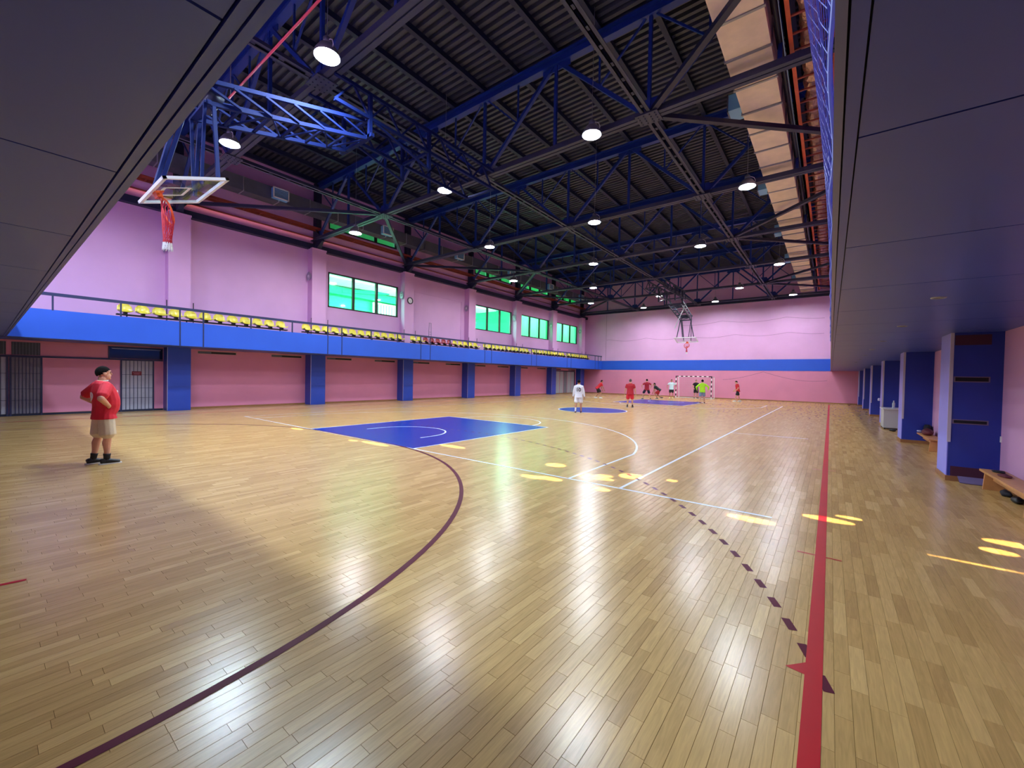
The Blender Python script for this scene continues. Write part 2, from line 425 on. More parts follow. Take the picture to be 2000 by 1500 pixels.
def translucent(name, col):
    m = bpy.data.materials.new(name); m.use_nodes = True; nt = m.node_tree; nt.nodes.clear()
    o = nt.nodes.new('ShaderNodeOutputMaterial'); a = nt.nodes.new('ShaderNodeBsdfDiffuse'); b = nt.nodes.new('ShaderNodeBsdfTranslucent')
    a.inputs[0].default_value = col; b.inputs[0].default_value = col
    x = nt.nodes.new('ShaderNodeMixShader'); x.inputs[0].default_value = .6
    nt.links.new(a.outputs[0], x.inputs[1]); nt.links.new(b.outputs[0], x.inputs[2]); nt.links.new(x.outputs[0], o.inputs[0]); return m
MINT_T = translucent('roller_blind', rgb(190,240,205))
for i, (a, b) in enumerate(WIN): window(i+1, a, b, WZ0, WZ1, i >= 2)
for i, (a, b) in enumerate(CLER): window(i+5, a, b, CZ0, CZ1, True)
# the lit gallery behind the windows
gal = MB().box(-17.2, -17.0, 3, YF, 4.6, 11.6).box(-17.2, -12.5, 2.8, 3, 4.6, 11.6).box(-17.2, -12.5, YF, YF+.2, 4.6, 11.6)
obj('wall_gallery', gal, mat('gallery_wall', rgb(60,205,150), 0.7), kind='structure')
obj('floor_gallery', MB().box(-17.2, -12.5, 3, YF, 4.4, 4.6), WHITEP, kind='structure')
obj('ceiling_gallery', MB().box(-17.2, -12.5, 2.8, YF+.2, 11.6, 11.8), WHITEP, kind='structure')
GBE = mat('gallery_green', rgb(30,190,130), 0.6)
cb = MB().box(-17, -14.2, 3, 23, 7.75, 7.9)
for k in range(12): cb.box(-14.6+.0-k*.22, -14.52-k*.22, 3, 23, 7.70, 7.76)
obj('ceiling_gallery', cb, WHITEP, kind='structure')
obj('gallery_beam', MB().box(-16.9, -16.5, 3, 23, 7.1, 7.6).bar((-16.6,9.0,7.35),(-16.2,12.5,7.75),.25), GBE, label='green pipe run under the gallery ceiling behind the large windows', cat='pipe')
for y0, y1 in ((4.2,6.4),(11.5,14.5),(18.5,21.5)):
    t = empty('slat_screen', (-16.7,(y0+y1)/2,4.6), 'white vertical slat screen %s behind the green windows' % {4.2:'at the left',11.5:'in the middle',18.5:'at the far end'}[y0], 'screen')
    y = y0
    while y < y1: obj('slat', MB().box(-16.75,-16.65,y,y+.16,4.6,6.9), WHITEP, t); y += .24
    obj('top_rail', MB().box(-16.78,-16.62,y0,y1,6.9,7.0), WHITEP, t)
for i, y in enumerate((8.0, 13.0, 20.0, 26.0, 32.0)):
    ld = bpy.data.lights.new('gallery_light', 'AREA'); ld.shape = 'RECTANGLE'; ld.size = 1.6; ld.size_y = 4.0; ld.energy = 520 if i > 2 else 480; ld.color = (1.0, 1.0, .95)
    lo = bpy.data.objects.new('gallery_light', ld); COL.objects.link(lo); lo.location = (-14.4 if i > 2 else -13.6, y, 7.6)
    lo.rotation_euler = (0, math.radians(-50 if i > 2 else 22), 0)

# ------------------------------------------------------------------ ceiling deck + purlins
dk = MB(); y = YN-.3
vs = []; 
while y < YF+.3:
    for dy, dz in ((0,0),(.11,0),(.13,.11),(.23,.11)): vs.append((y+dy, ZD+dz))
    y += .25
n = len(vs)
dk.add([(-XW-.3, a, z) for a, z in vs] + [(XW+.3, a, z) for a, z in vs], [(i, i+1, n+i+1, n+i) for i in range(n-1)])
ceiling = obj('ceiling', dk, DECK, kind='structure')
obj('roof_skin', MB().box(-XW-.5, XW+.5, YN-.5, YF+.5, ZD+.14, ZD+.6), NAVY, ceiling)
k = 0
for x in np.arange(-12, 12.01, 1.5):
    obj('purlin', MB().box(x-.035, x+.035, YN, YF, ZD-.20, ZD), PURL, ceiling)
    obj('purlin_flange', MB().box(x-.075, x+.075, YN, YF, ZD-.215, ZD-.20), PURL, ceiling)

# ------------------------------------------------------------------ roof trusses
def build_truss(y, label):
    t = empty('roof_truss', (0, y, ZC), label, 'truss', 'blue steel roof trusses')
    zt = 11.72
    tc = MB().box(-12.2, 12.2, y-.11, y+.11, zt+.10, zt+.16).box(-12.2, 12.2, y-.02, y+.02, zt-.12, zt+.12).box(-12.2, 12.2, y-.11, y+.11, zt-.16, zt-.10)
    obj('top_chord', tc, STEELB, t)
    bc = MB().box(-12.2, 12.2, y-.14, y-.02, ZC, ZC+.15).box(-12.2, 12.2, y+.02, y+.14, ZC, ZC+.15).box(-12.2,12.2,y-.02,y+.02,ZC+.03,ZC+.12)
    obj('bottom_chord', bc, STEELD, t)
    for x in (-12, -9, -6, -3, 0, 3, 6, 9, 12):
        obj('vertical', MB().bar((x, y, ZC+.1), (x, y, zt-.1), .09, .09), STEELB, t)
    for x in (-12, -6, 0, 6):
        obj('diagonal', MB().bar((x+.15, y, ZC+.15), (x+2.9, y, zt-.12), .11, .11), STEELB, t)
        obj('diagonal', MB().bar((x+3.1, y, zt-.12), (x+5.85, y, ZC+.15), .11, .11), STEELB, t)
        for s in (-1, 1):
            xm = x+3+s*1.5; zm = (ZC+zt)/2
            obj('sub_strut', MB().bar((xm, y, zm), (xm, y, zt-.1), .05, .05).bar((xm, y, zm), (x+3+s*2.9, y, zt-.1), .05, .05), STEELB, t)
    for x in (-12, -6, 0, 6, 12):
        g = MB().add([(x-.45,y-.015,ZC+.12),(x+.45,y-.015,ZC+.12),(x+.22,y-.015,ZC+.5),(x-.22,y-.015,ZC+.5),(x-.45,y+.015,ZC+.12),(x+.45,y+.015,ZC+.12),(x+.22,y+.015,ZC+.5),(x-.22,y+.015,ZC+.5)],
                    [(0,1,2,3),(7,6,5,4),(0,4,5,1),(1,5,6,2),(2,6,7,3),(3,7,4,0)])
        obj('gusset_plate', g, STEELB, t)
        obj('splice_plate', MB().box(x-.30, x+.30, y-.26, y+.26, ZC-.03, ZC), STEELD, t)
        bl = MB()
        for bx in (-.22, -.08, .08, .22):
            for by in (-.18, -.06, .06, .18): bl.tube((x+bx, y+by, ZC-.03), (x+bx, y+by, ZC-.055), .016, n=6)
        b = obj('bolts', bl, STEELD, t); b['kind'] = 'stuff'
    for x in (-3, 3, -9, 9):
        g = MB().box(x-.5, x+.5, y-.014, y+.014, zt-.32, zt-.12); obj('gusset_plate', g, STEELB, t)
    return t
for i, y in enumerate(PY):
    build_truss(y, ('nearest' if i == 0 else ORD[i] if i < 6 else 'farthest') + (' blue steel roof truss' if i in (0, 6) else ' blue steel roof truss from the near end'))
# longitudinal chords along the hall, and horizontal braces
for x, nm in ((-6,'left'), (0,'middle'), (6,'right')):
    c = empty('roof_chord', (x, YN, ZC), 'dark riveted longitudinal steel chord, %s of the three across the hall' % nm, 'steel beam', 'longitudinal roof chords')
    for a, b in zip([YN]+PY, PY+[YF]):
        a2 = a + (.28 if a != YN else 0); b2 = b - (.28 if b != YF else 0)
        obj('angle_bar', MB().box(x-.13, x-.03, a2, b2, ZC, ZC+.02).box(x-.05, x-.03, a2, b2, ZC, ZC+.14), STEELD, c)
        obj('angle_bar', MB().box(x+.03, x+.13, a2, b2, ZC, ZC+.02).box(x+.03, x+.05, a2, b2, ZC, ZC+.14), STEELD, c)
        lc = MB(); yy = a2+.3
        while yy < b2: lc.box(x-.03, x+.03, yy, yy+.12, ZC+.004, ZC+.018); yy += .6
        obj('batten_plates', lc, STEELD, c)['kind'] = 'stuff'
    for a, b in zip(PY[:-1], PY[1:]): pass
for s, sn in ((-1,'left'), (1,'right')):
    for k in (1, 3, 5):
        for d in (-1, 1):
            y0, y1 = PY[k], PY[k] + 6*d
            br = MB().bar((s*6.2, y0+d*.2, ZC+.07), (s*12.0, y1-d*.2, ZC+.07), .14, .12)
            obj('roof_brace', br, NAVY, label='dark horizontal roof brace on the %s, from the %s truss %s to the wall' % (sn, ORD[k], 'back' if d < 0 else 'onward'), cat='brace', group='horizontal roof braces')
# steel stub columns on the pilasters
for s in (-1, 1):
    for i, y in enumerate(PY):
        c = empty('stub_column', (s*12.05, y, 8.36), 'dark steel stub column on top of the %s %s pilaster' % (ORD[i], 'left' if s < 0 else 'right'), 'column', 'steel stub columns')
        obj('shaft', MB().box(s*11.92, s*12.22, y-.15, y+.15, 8.36, 11.9), NAVY, c)
        obj('bracket', MB().add([(s*11.92,y-.14,8.36),(s*11.92,y+.14,8.36),(s*11.92,y+.14,9.3),(s*11.92,y-.14,9.3),(s*11.45,y-.05,8.75),(s*11.45,y+.05,8.75),(s*11.45,y+.05,8.95),(s*11.45,y-.05,8.95)],
            [(0,1,2,3),(7,6,5,4),(0,4,5,1),(1,5,6,2),(2,6,7,3),(3,7,4,0)]), NAVY, c)

# ------------------------------------------------------------------ pillars
def pillar_left(i, y):
    t = empty('pillar', (-XP-.2, y, 0), 'blue clad pillar under the left balcony, %s from the near end' % ORD[i], 'pillar', 'left pillars')
    b = obj('cladding', MB().box(-XW, -XP, y-.40, y+.40, 0, ZS), PILB, t)
    obj('corner_bead', MB().box(-XP-.012, -XP+.006, y-.408, y-.392, .02, ZS), ALU, t)
    for z in (.05, 1.0, 1.75): obj('joint', MB().box(-XP-.3, -XP+.002, y-.402, y+.402, z, z+.006), mat('pillar_joint', rgb(22,44,120), .5), t)
    obj('pilaster', MB().box(-XU-.05, -XP, y-.38, y+.38, 3.30, 8.36), PINK, t)
    obj('pilaster_cap', MB().box(-XU-.05, -XP+.02, y-.40, y+.40, 8.30, 8.37), PINK, t)
    for dy in (-.45, .45): obj('guard_pole', MB().tube((-XP+.1, y+dy, 3.3), (-XP+.1, y+dy, 4.62), .018, n=6), BLACK, t)
for i, y in enumerate(PY): pillar_left(i, y)
def pillar_right(i, y):
    t = empty('pillar', (XP+.2, y, 0), 'blue and lilac pillar under the right balcony, %s from the near end' % ORD[i], 'pillar', 'right pillars')
    obj('cladding', MB().box(XP, XW, y-.40, y+.40, .09, ZS), PILB_SHADE, t)
    obj('lilac_face', MB().box(XP-.012, XP, y-.40, y+.40, .09, ZS), LILAC, t)
    obj('corner_bead', MB().box(XP-.016, XP+.03, y-.412, y-.398, .7, ZS), mat('bead_grey', rgb(190,186,200), .4), t)
    obj('skirting', MB().box(XP-.025, XW, y-.425, y+.425, 0, .09), WOODB, t)
    obj('upper_shaft', MB().box(XP, XU+.05, y-.38, y+.38, ZB-.3, 8.36), PINK, t)
    if i == 1:
        NI = mat('niche_dark', rgb(66,22,48), .6); FRM = mat('niche_frame', rgb(120,104,130), .5)
        for z0, z1, kind in ((2.46,2.61,0),(1.80,1.87,1),(1.05,1.10,1),(.09,.25,0)):
            obj('vent_frame', MB().box(11.86, 12.30, y-.408, y-.40, z0-.015, z1+.015), FRM if kind else NI, t)
            obj('vent_slot', MB().box(11.88, 12.28, y-.412, y-.408, z0, z1), GROOVE if kind else NI, t)
        obj('floor_flap', MB().add([(11.95,y-.41,.10),(12.4,y-.41,.10),(12.4,y-.60,.02),(11.95,y-.60,.02),(11.95,y-.41,.085),(12.4,y-.41,.085),(12.4,y-.60,.005),(11.95,y-.60,.005)],
            [(0,3,2,1),(4,5,6,7),(0,1,5,4),(1,2,6,5),(2,3,7,6),(3,0,4,7)]), mat('flap_grey', rgb(112,100,140), .5), t)
for i, y in enumerate(PY): pillar_right(i, y)

# ------------------------------------------------------------------ balconies
def balcony_left():
    t = empty('balcony', (-XB-1, 14, ZS), 'long left spectator balcony with bright blue fascia panels', 'balcony')
    obj('deck_slab', MB().box(-XU, -XB-.06, YN, YF, ZS+.02, 3.30), SOFF, t)
    obj('soffit', MB().box(-XW, -XB-.02, YN, YF, ZS, ZS+.02), SOFF, t)
    obj('backing', MB().box(-XB-.10, -XB-.03, YN, YF, ZS+.01, ZB-.02), GROOVE, t)
    cuts = [YN]
    for y in PY: cuts += [y-.38, y+.38]
    cuts += [YF]
    for a, b in zip(cuts[:-1], cuts[1:]):
        if b-a > .02: obj('fascia_panel', MB().box(-XB-.04, -XB, a+.007, b-.007, ZS, ZB), BLUE, t)
    obj('bottom_trim', MB().box(-XB-.05, -XB+.012, YN, YF, ZS-.012, ZS+.012), NAVY, t)
balcony_left()
rl = empty('balcony_railing', (-XB, 14, ZB), 'dark blue steel railing along the left balcony', 'railing')
obj('handrail', MB().box(-XB-.06, -XB+.015, -5.9, YF-.03, 4.08, 4.18), RAILM, rl)
ps = []
for k, y in enumerate(PY):
    for d in (-.38, .38): ps.append((y+d, True))
    if k < 6:
        for d in (2.12, 3.88): ps.append((y+d, False))
ps += [(-4.72, False), (-3.08, False), (36.1, False)]
for y, down in ps:
    obj('post', MB().box(-XB-.045, -XB+.005, y-.022, y+.022, ZB-.02, 4.10), RAILM, rl)
    if down: obj('post_strap', MB().box(-XB, -XB+.012, y-.02, y+.02, ZS+.02, ZB), RAILM, rl)

def soffit_right():
    t = empty('balcony', (XB+1, 14, ZS), 'right balcony seen from below with dark grey soffit panels', 'balcony')
    cuts = [-8.25, -7.35, -5.72, -4.09]
    while cuts[-1] < YF-1.64: cuts.append(cuts[-1]+1.632)
    cuts.append(YF)
    for a, b in zip(cuts[:-1], cuts[1:]):
        obj('soffit_panel', MB().box(10.162, XW, a+.006, b-.006, ZS, ZS+.02), SOFF, t)
    obj('backing', MB().box(10.10, XW, YN, YF, ZS+.02, ZS+.10), GROOVE, t)
    obj('edge_trim', MB().box(10.118, 10.156, YN, YF, ZS-.006, ZS+.03), SOFF, t)
    obj('edge_channel', MB().box(10.086, 10.112, -5.6, YF, ZS-.012, ZS+.06), mat('edge_grey', rgb(96,106,158), .3), t)
    obj('fascia', MB().box(10.086, 10.13, -5.6, YF, ZS+.06, ZB), BLUE, t)
    obj('deck_slab', MB().box(10.14, XU, YN, YF, ZS+.10, 3.3), SOFF, t)
soffit_right()
def soffit_near():
    t = empty('balcony', (0, -7, ZS), 'near balcony overhead with wide dark grey soffit panels', 'balcony')
    cuts = [10.08, 8.79, 7.38, 5.80, 4.02, 2.24]
    while cuts[-1] > -8.6: cuts.append(cuts[-1]-1.72)
    cuts.append(-XB)
    for a, b in zip(cuts[:-1], cuts[1:]):
        obj('soffit_panel', MB().box(b+.006, a-.006, YN, -5.752, ZS, ZS+.02), SOFF, t)
    obj('backing', MB().box(-XB, 10.08, YN, -5.70, ZS+.02, ZS+.10), GROOVE, t)
    obj('edge_trim', MB().box(-XB, 10.08, -5.746, -5.716, ZS-.006, ZS+.03), SOFF, t)
    obj('edge_channel', MB().box(-XB, 10.10, -5.712, -5.684, ZS-.012, ZS+.06), SOFF, t)
    obj('fascia', MB().box(-XB, 10.10, -5.72, -5.684, ZS+.06, ZB), BLUE, t)
    obj('deck_slab', MB().box(-XB, 10.08, YN, -5.74, ZS+.10, 3.3), SOFF, t)
soffit_near()
# recessed downlights in the right soffit
dl0 = None
DLY = [0.17, 3.0, 6.05, 8.95, 12.0, 15.0, 18.0]
for i, y in enumerate(DLY):
    lab = 'unlit recessed downlight in the right soffit, %s from the near end' % ORD[i]
    if dl0 is None:
        dl0 = empty('downlight', (11.0, y, ZS), lab, 'downlight', 'soffit downlights')
        obj('rim', MB().lathe([(.045,0),(.047,-.010),(.06,-.010),(.064,0)]), GREYM, dl0, True, local=True)
        obj('reflector', MB().lathe([(.045,-.004),(.03,-.002),(.0,-.002)]), DUCTG, dl0, True, local=True)
    else: dup(dl0, (11.0, y, ZS), lab)

# ------------------------------------------------------------------ spectator seats
def seat_shell():
    prof = [(.215,.055),(.20,.085),(.12,.075),(.0,.06),(-.10,.068),(-.165,.12),(-.195,.20),(-.212,.29),(-.222,.36),(-.216,.395)]
    NU = 11; V = []; Fc = []
    for side in (0, 1):
        for i, (x, z) in enumerate(prof):
            v = i/(len(prof)-1)
            wd = .215 * (1.0 if v < .6 else 1.0-.30*((v-.6)/.4)**2)
            for j in range(NU):
                u = -1 + 2*j/(NU-1)
                xx = x + (.085*u*u if v > .5 else 0); zz = z + (.06*u**4 if v < .55 else -.05*u**4*(v > .85))
                if side: 
                    xx -= .012 if v > .45 else 0; zz -= .012 if v <= .45 else 0
                V.append((xx, u*wd, zz))
    n = len(prof)*NU
    for i in range(len(prof)-1):
        for j in range(NU-1):
            a = i*NU+j; Fc.append((a, a+1, a+NU+1, a+NU)); Fc.append((n+a, n+a+NU, n+a+NU+1, n+a+1))
    for i in range(len(prof)-1):
        for j in (0, NU-1):
            a = i*NU+j; Fc.append((a, a+NU, n+a+NU, n+a) if j == 0 else (a, n+a, n+a+NU, a+NU))
    for i in (0, len(prof)-1):
        for j in range(NU-1):
            a = i*NU+j; Fc.append((a, n+a, n+a+1, a+1) if i == 0 else (a, a+1, n+a+1, n+a))
    m = MB(); m.v = V; m.f = Fc; return m
SEATZ = 3.80; SX = -10.92
def make_seat(m, nm):
    t = empty('bucket_seat', (0,0,0)); tag(t, 'x', 'seat', 'balcony bucket seats')
    obj('shell', seat_shell(), m, t, True, local=True)
    obj('bracket', MB().box(-.10,.12,-.05,.05,-.02,.055), BLACK, t, local=True)
    return t
proto = {'yellow': make_seat(YEL, 'yellow'), 'red': make_seat(REDS, 'red')}
used = {'yellow': False, 'red': False}
BENCH = [(-3.10,12,.505),(3.68,12,.515),(10.42,12,.53),(17.36,12,.505),(23.9,11,.515),(29.95,9,.51)]
BN = ['nearest','second nearest','third nearest','fourth nearest','second farthest','farthest']
for k, (y0, n, pit) in enumerate(BENCH):
    y1 = y0 + n*pit
    b = empty('seat_beam', (SX, (y0+y1)/2, 3.3), 'black steel beam carrying the %s row of balcony seats' % BN[k], 'seat beam', 'balcony seat beams')
    obj('beam', MB().box(SX-.03, SX+.03, y0, y1, SEATZ-.07, SEATZ-.02), BLACK, b)
    obj('beam', MB().box(SX+.10, SX+.14, y0, y1, SEATZ-.06, SEATZ-.02), BLACK, b)
    q = 4 if n > 9 else 3
    for i in range(q):
        y = y0 + .3 + (y1-y0-.6)*i/(q-1)
        obj('leg', MB().bar((SX, y, 3.30), (SX, y, SEATZ-.06), .04).bar((SX-.18, y, 3.30), (SX, y, 3.62), .03), BLACK, b)
    for i in range(n):
        c = 'red' if (k == 2 and 2 <= i <= 6) else 'yellow'
        lab = '%s %s plastic bucket seat from the left in the %s balcony row' % (ORD[i], c, BN[k]) if k != 2 or c == 'yellow' else '%s plastic bucket seat from the left in the third nearest balcony row, a red one' % ORD[i]
        if k == 2 and c == 'yellow': lab = '%s bucket seat from the left in the third nearest balcony row, a yellow one' % ORD[i]
        loc = (SX+.02, y0 + pit*(i+.5), SEATZ)
        if not used[c]: t = proto[c]; t.location = loc; t['label'] = lab; used[c] = True
        else: dup(proto[c], loc, lab)

# ------------------------------------------------------------------ lamps
LAMPM = mat('lamp_glow', (1,1,1,1), 0.5, emit=LAMP_EMIT, ecol=LAMP_COL)
LAMPC = mat('lamp_glow_cool', (1,1,1,1), 0.5, emit=LAMP_EMIT*1.6, ecol=LAMP_COOL)
def make_lamp(LM):
    t = empty('high_bay_lamp', (0,0,0)); tag(t, 'x', 'lamp', 'round high-bay lamps')
    obj('diffuser', MB().add([(.235*math.cos(2*PI*i/32), .235*math.sin(2*PI*i/32), .0) for i in range(32)], [tuple(range(31,-1,-1))]), LM, t, local=True)
    obj('reflector', MB().lathe([(.265,-.03),(.27,-.025),(.25,.06),(.16,.20),(.10,.24),(.0,.245)]), GREYM, t, True, local=True)
    obj('driver_box', MB().lathe([(.0,.24),(.085,.24),(.085,.36),(.05,.39),(.0,.39)], n=12), DUCTG, t, True, local=True)
    obj('hanger_wire', MB().tube((0,0,.39),(0,0,3.95),.008,n=5), GREYM, t, local=True)
    c = [(.09,0,.30)] + [(.09+.16*math.sin(a), 0, .12+.16*math.cos(a)*1.1) for a in (0.2,.8,1.5,2.2,2.9)]
    obj('supply_cable', MB().path(c, .009, 5), WHITEP, t, local=True)
    return t
LAMPS = []
for Y, xs, zz in [(-7.4,(-7.4,-1.4,4.6),8.6),(-1.55,(-4.4,1.3),8.6),(4.4,(-7.35,-1.4,4.6),8.6),(10.4,(-4.4,1.7,7.6),8.6),(16.4,(-7.4,-1.35,4.66),8.6),(22.4,(-4.36,7.56),8.6),(28.2,(-7.5,-1.27,4.6),8.6),(33.0,(-4.34,1.99,7.6),8.6)]:  # first row is unseen, added to brighten the near floor and wall
    for x in xs: LAMPS.append((x, Y, 8.2 if x in (-7.35,) else (8.35 if (x in (-7.4,) and Y > 0) else zz)))
lamp0 = {}
rows = sorted(set(l[1] for l in LAMPS))
for x, y, z in LAMPS:
    r = rows.index(y); inrow = sorted(l[0] for l in LAMPS if l[1] == y); c = inrow.index(x)
    cn = {2: ['left','right'], 3: ['leftmost','middle','rightmost']}[len(inrow)][c]
    lab = 'glowing round high-bay lamp, %s of its row, %s' % (cn, 'added unseen above the near balcony to brighten the near floor' if r == 0 else 'below the %s truss from the near end' % ORD[r-1])
    kc = y < 0
    if kc not in lamp0: lamp0[kc] = make_lamp(LAMPC if kc else LAMPM); lamp0[kc].location = (x,y,z); lamp0[kc]['label'] = lab
    else: dup(lamp0[kc], (x, y, z), lab)

# ------------------------------------------------------------------ ducts, trays, pipes
t = empty('air_duct', (-11.35, 14, 9.85), 'grey sheet-metal air duct high along the left wall', 'duct')
y = YN+.4
while y < YF-1.4:
    obj('duct_section', MB().box(-11.65, -11.05, y+.01, y+1.49, 9.88, 10.50), DUCTG, t)
    obj('duct_flange', MB().box(-11.67, -11.03, y-.02, y+.02, 9.86, 10.52), ALU, t); y += 1.5
for k in range(6):
    y = 2.6 + 6*k
    g = obj('outlet_box', MB().box(-11.05, -10.78, y-.34, y+.34, 9.95, 10.42), LBLUE, t)
    fr = MB().box(-10.79,-10.76,y-.36,y+.36,9.93,9.98).box(-10.79,-10.76,y-.36,y+.36,10.39,10.44).box(-10.79,-10.76,y-.36,y-.31,9.93,10.44).box(-10.79,-10.76,y+.31,y+.36,9.93,10.44)
    obj('grille_frame', fr, WHITEP, g)
    gl = MB()
    for q in range(6): gl.box(-10.785, -10.77, y-.31, y+.31, 10.0+q*.066, 10.025+q*.066)
    obj('grille_slats', gl, DUCTG, g)
t = empty('cable_tray', (-11.8, 14, 9.35), 'rust-red ladder cable tray below the duct on the left wall', 'cable tray')
for x in (-11.98, -11.62): obj('side_rail', MB().box(x-.03, x+.03, YN+.3, YF-.3, 9.30, 9.42), RUSTD, t)
y = YN+.6
while y < YF-.4: obj('rung', MB().box(-11.95, -11.65, y-.025, y+.025, 9.31, 9.34), RUSTD, t); y += .7
obj('wall_pipe', MB().tube((-12.20, YN+.2, 9.0), (-12.20, YF-.2, 9.0), .035), RUSTD, smooth=True, label='thin dark red pipe along the left wall below the cable tray', cat='pipe')
# right side
t = empty('air_duct', (8.4, 14, 9.2), 'beige insulated air duct with metal straps high on the right', 'duct')
y = -5.0; k = 0
while y < YF-1.3:
    obj('duct_section', MB().box(7.95, 8.86, y+.01, y+1.19, 9.22+random.uniform(-.01,.01), 9.80), INSUL, t)
    obj('strap', MB().box(7.92, 8.89, y-.03, y+.03, 9.19, 9.83), GREYM, t)
    y += 1.2; k += 1
for s in (7.93, 8.88): obj('hanger_rail', MB().box(s-.025, s+.025, -5, YF-1, 9.83, 9.88), NAVY, t)
for k in range(6):
    y = 7.0 + 6*k
    if y < YF-1:
        g = obj('outlet_box', MB().box(7.62, 7.95, y-.3, y+.3, 9.28, 9.72), LBLUE, t)
        obj('grille_frame', MB().box(7.60, 7.63, y-.32, y+.32, 9.26, 9.30).box(7.60,7.63,y-.32,y+.32,9.70,9.74).box(7.60,7.63,y-.32,y-.28,9.26,9.74).box(7.60,7.63,y+.28,y+.32,9.26,9.74), DUCTG, g)
obj('duct_side_pipe', MB().tube((9.0, -5, 9.45), (9.0, YF-1, 9.45), .06), NAVY, smooth=True, label='dark pipe running beside the beige insulated duct', cat='pipe')
t = empty('cable_tray', (9.5, 14, 9.2), 'orange steel cable tray along the right side of the roof', 'cable tray')
obj('side_rail', MB().box(9.12, 9.18, -5, YF-1, 9.18, 9.42).box(9.12, 9.26, -5, YF-1, 9.18, 9.20), RUST, t)
obj('side_rail', MB().box(9.95, 10.0, -5, YF-1, 9.18, 9.42), RUST, t)
y = -4.8
while y < YF-1.2: obj('rung', MB().box(9.18, 9.95, y-.025, y+.025, 9.19, 9.22), RUSTD, t); y += .55
fp = MB(); y = -5.0; n = 14; ring = []
while y < YF-1:
    r = .21 + random.uniform(-.03,.03); ring.append([(9.58 + (r+random.uniform(-.012,.012))*math.cos(2*PI*i/n), y, 9.46 + (r+random.uniform(-.012,.012))*math.sin(2*PI*i/n)) for i in range(n)]); y += .13
fp.v = [v for q in ring for v in q]
fp.f = [(a*n+i, a*n+(i+1)%n, (a+1)*n+(i+1)%n, (a+1)*n+i) for a in range(len(ring)-1) for i in range(n)]
obj('foil_pipe', fp, FOIL, label='crinkled foil-wrapped pipe lying in the orange cable tray', cat='pipe')

t = empty('hanging_pole', (1.5, -2.65, 8.0), 'thin pinkish red pole hung crosswise under the roof near the folded backboard', 'pole')
obj('tube', MB().tube((-1.0, -2.65, 8.0), (4.4, -2.65, 8.0), .022), mat('pole_red', rgb(214,70,92), .4), t, True)
for x in (-.9, 4.3): obj('suspension_wire', MB().tube((x, -2.65, 8.0), (x, -2.65, 12.12), .008, n=5), GREYM, t)
# ------------------------------------------------------------------ nets
def cord(mb, a, b, r):
    a = Vector(a); b = Vector(b); d = (b-a).normalized(); up = Vector((0,0,1)) if abs(d.z) < .9 else Vector((1,0,0))
    x = d.cross(up).normalized()*r; y = d.cross(x).normalized()*r
    o = len(mb.v)
    for p in (a, b):
        for i, j in ((1,0),(-.5,.87),(-.5,-.87)): mb.v.append(tuple(p+x*i+y*j))
    mb.f += [(o,o+1,o+4,o+3),(o+1,o+2,o+5,o+4),(o+2,o,o+3,o+5)]
KY = [-5.5,-4,2.5,4.6,7.5,11,20,36]; KX = [9.2,9.3,9.56,9.66,9.85,9.96,10.02,10.05]
nb = MB(); dy = .11; ny = int(24/dy); nz = 44
def netp(i, j):
    y = -5.4 + i*dy; v = j/nz; z = 3.66 + v*(8.45-3.66)
    xt = float(np.interp(y, KY, KX)); x = 10.06 + (xt-10.06)*v**1.4 + .015*math.sin(y*3.1+z*2) ; 
    return (x, y + .03*math.sin(z*2.2+y), z - .05*math.sin(y*1.05)**2)
for i in range(ny):
    for j in range(nz):
        if (i+j) % 2 == 0:
            if j+1 <= nz: cord(nb, netp(i,j), netp(i+1,j+1), .0045)
        else: cord(nb, netp(i,j+1), netp(i+1,j), .0045)
tn = empty('safety_net', (10.05, 6, 3.66), 'blue protective net hanging above the right balcony edge', 'net')
obj('mesh', nb, NETB, tn)['kind'] = 'stuff'
hm = MB(); hm.path([netp(i, nz) for i in range(0, ny, 3)], .012); obj('top_rope', hm, NETB, tn)
hm = MB(); hm.path([netp(i, 0) for i in range(0, ny, 3)], .012); obj('bottom_rope', hm, NETB, tn)
# sagging net in front of the far wall
ng = MB()
def sag(x, base, amp, ph, per): return base - amp*abs(math.sin((x+ph)*PI/per))
tn = empty('end_net', (0, YF-.4, 2), 'thin dark net hanging in swags before the far pink wall', 'net')
for nm, base, amp, ph, per, x0, x1 in (('swag_rope',5.95,.22,1.0,4.1,-9.5,9.6),('swag_rope',7.25,.25,3.0,5.0,-1.5,9.6),('swag_rope',2.55,.75,1.6,7.0,2.2,9.9)):
    pts = [(x, YF-.30, sag(x, base, amp, ph, per)) for x in np.linspace(x0, x1, 70)]
    obj(nm, MB().path(pts, .011, 5), NETD, tn)
obj('hang_rope', MB().tube((-9.55, YF-.3, 3.7), (-9.55, YF-.3, 8.8), .012, n=5), NETD, tn)

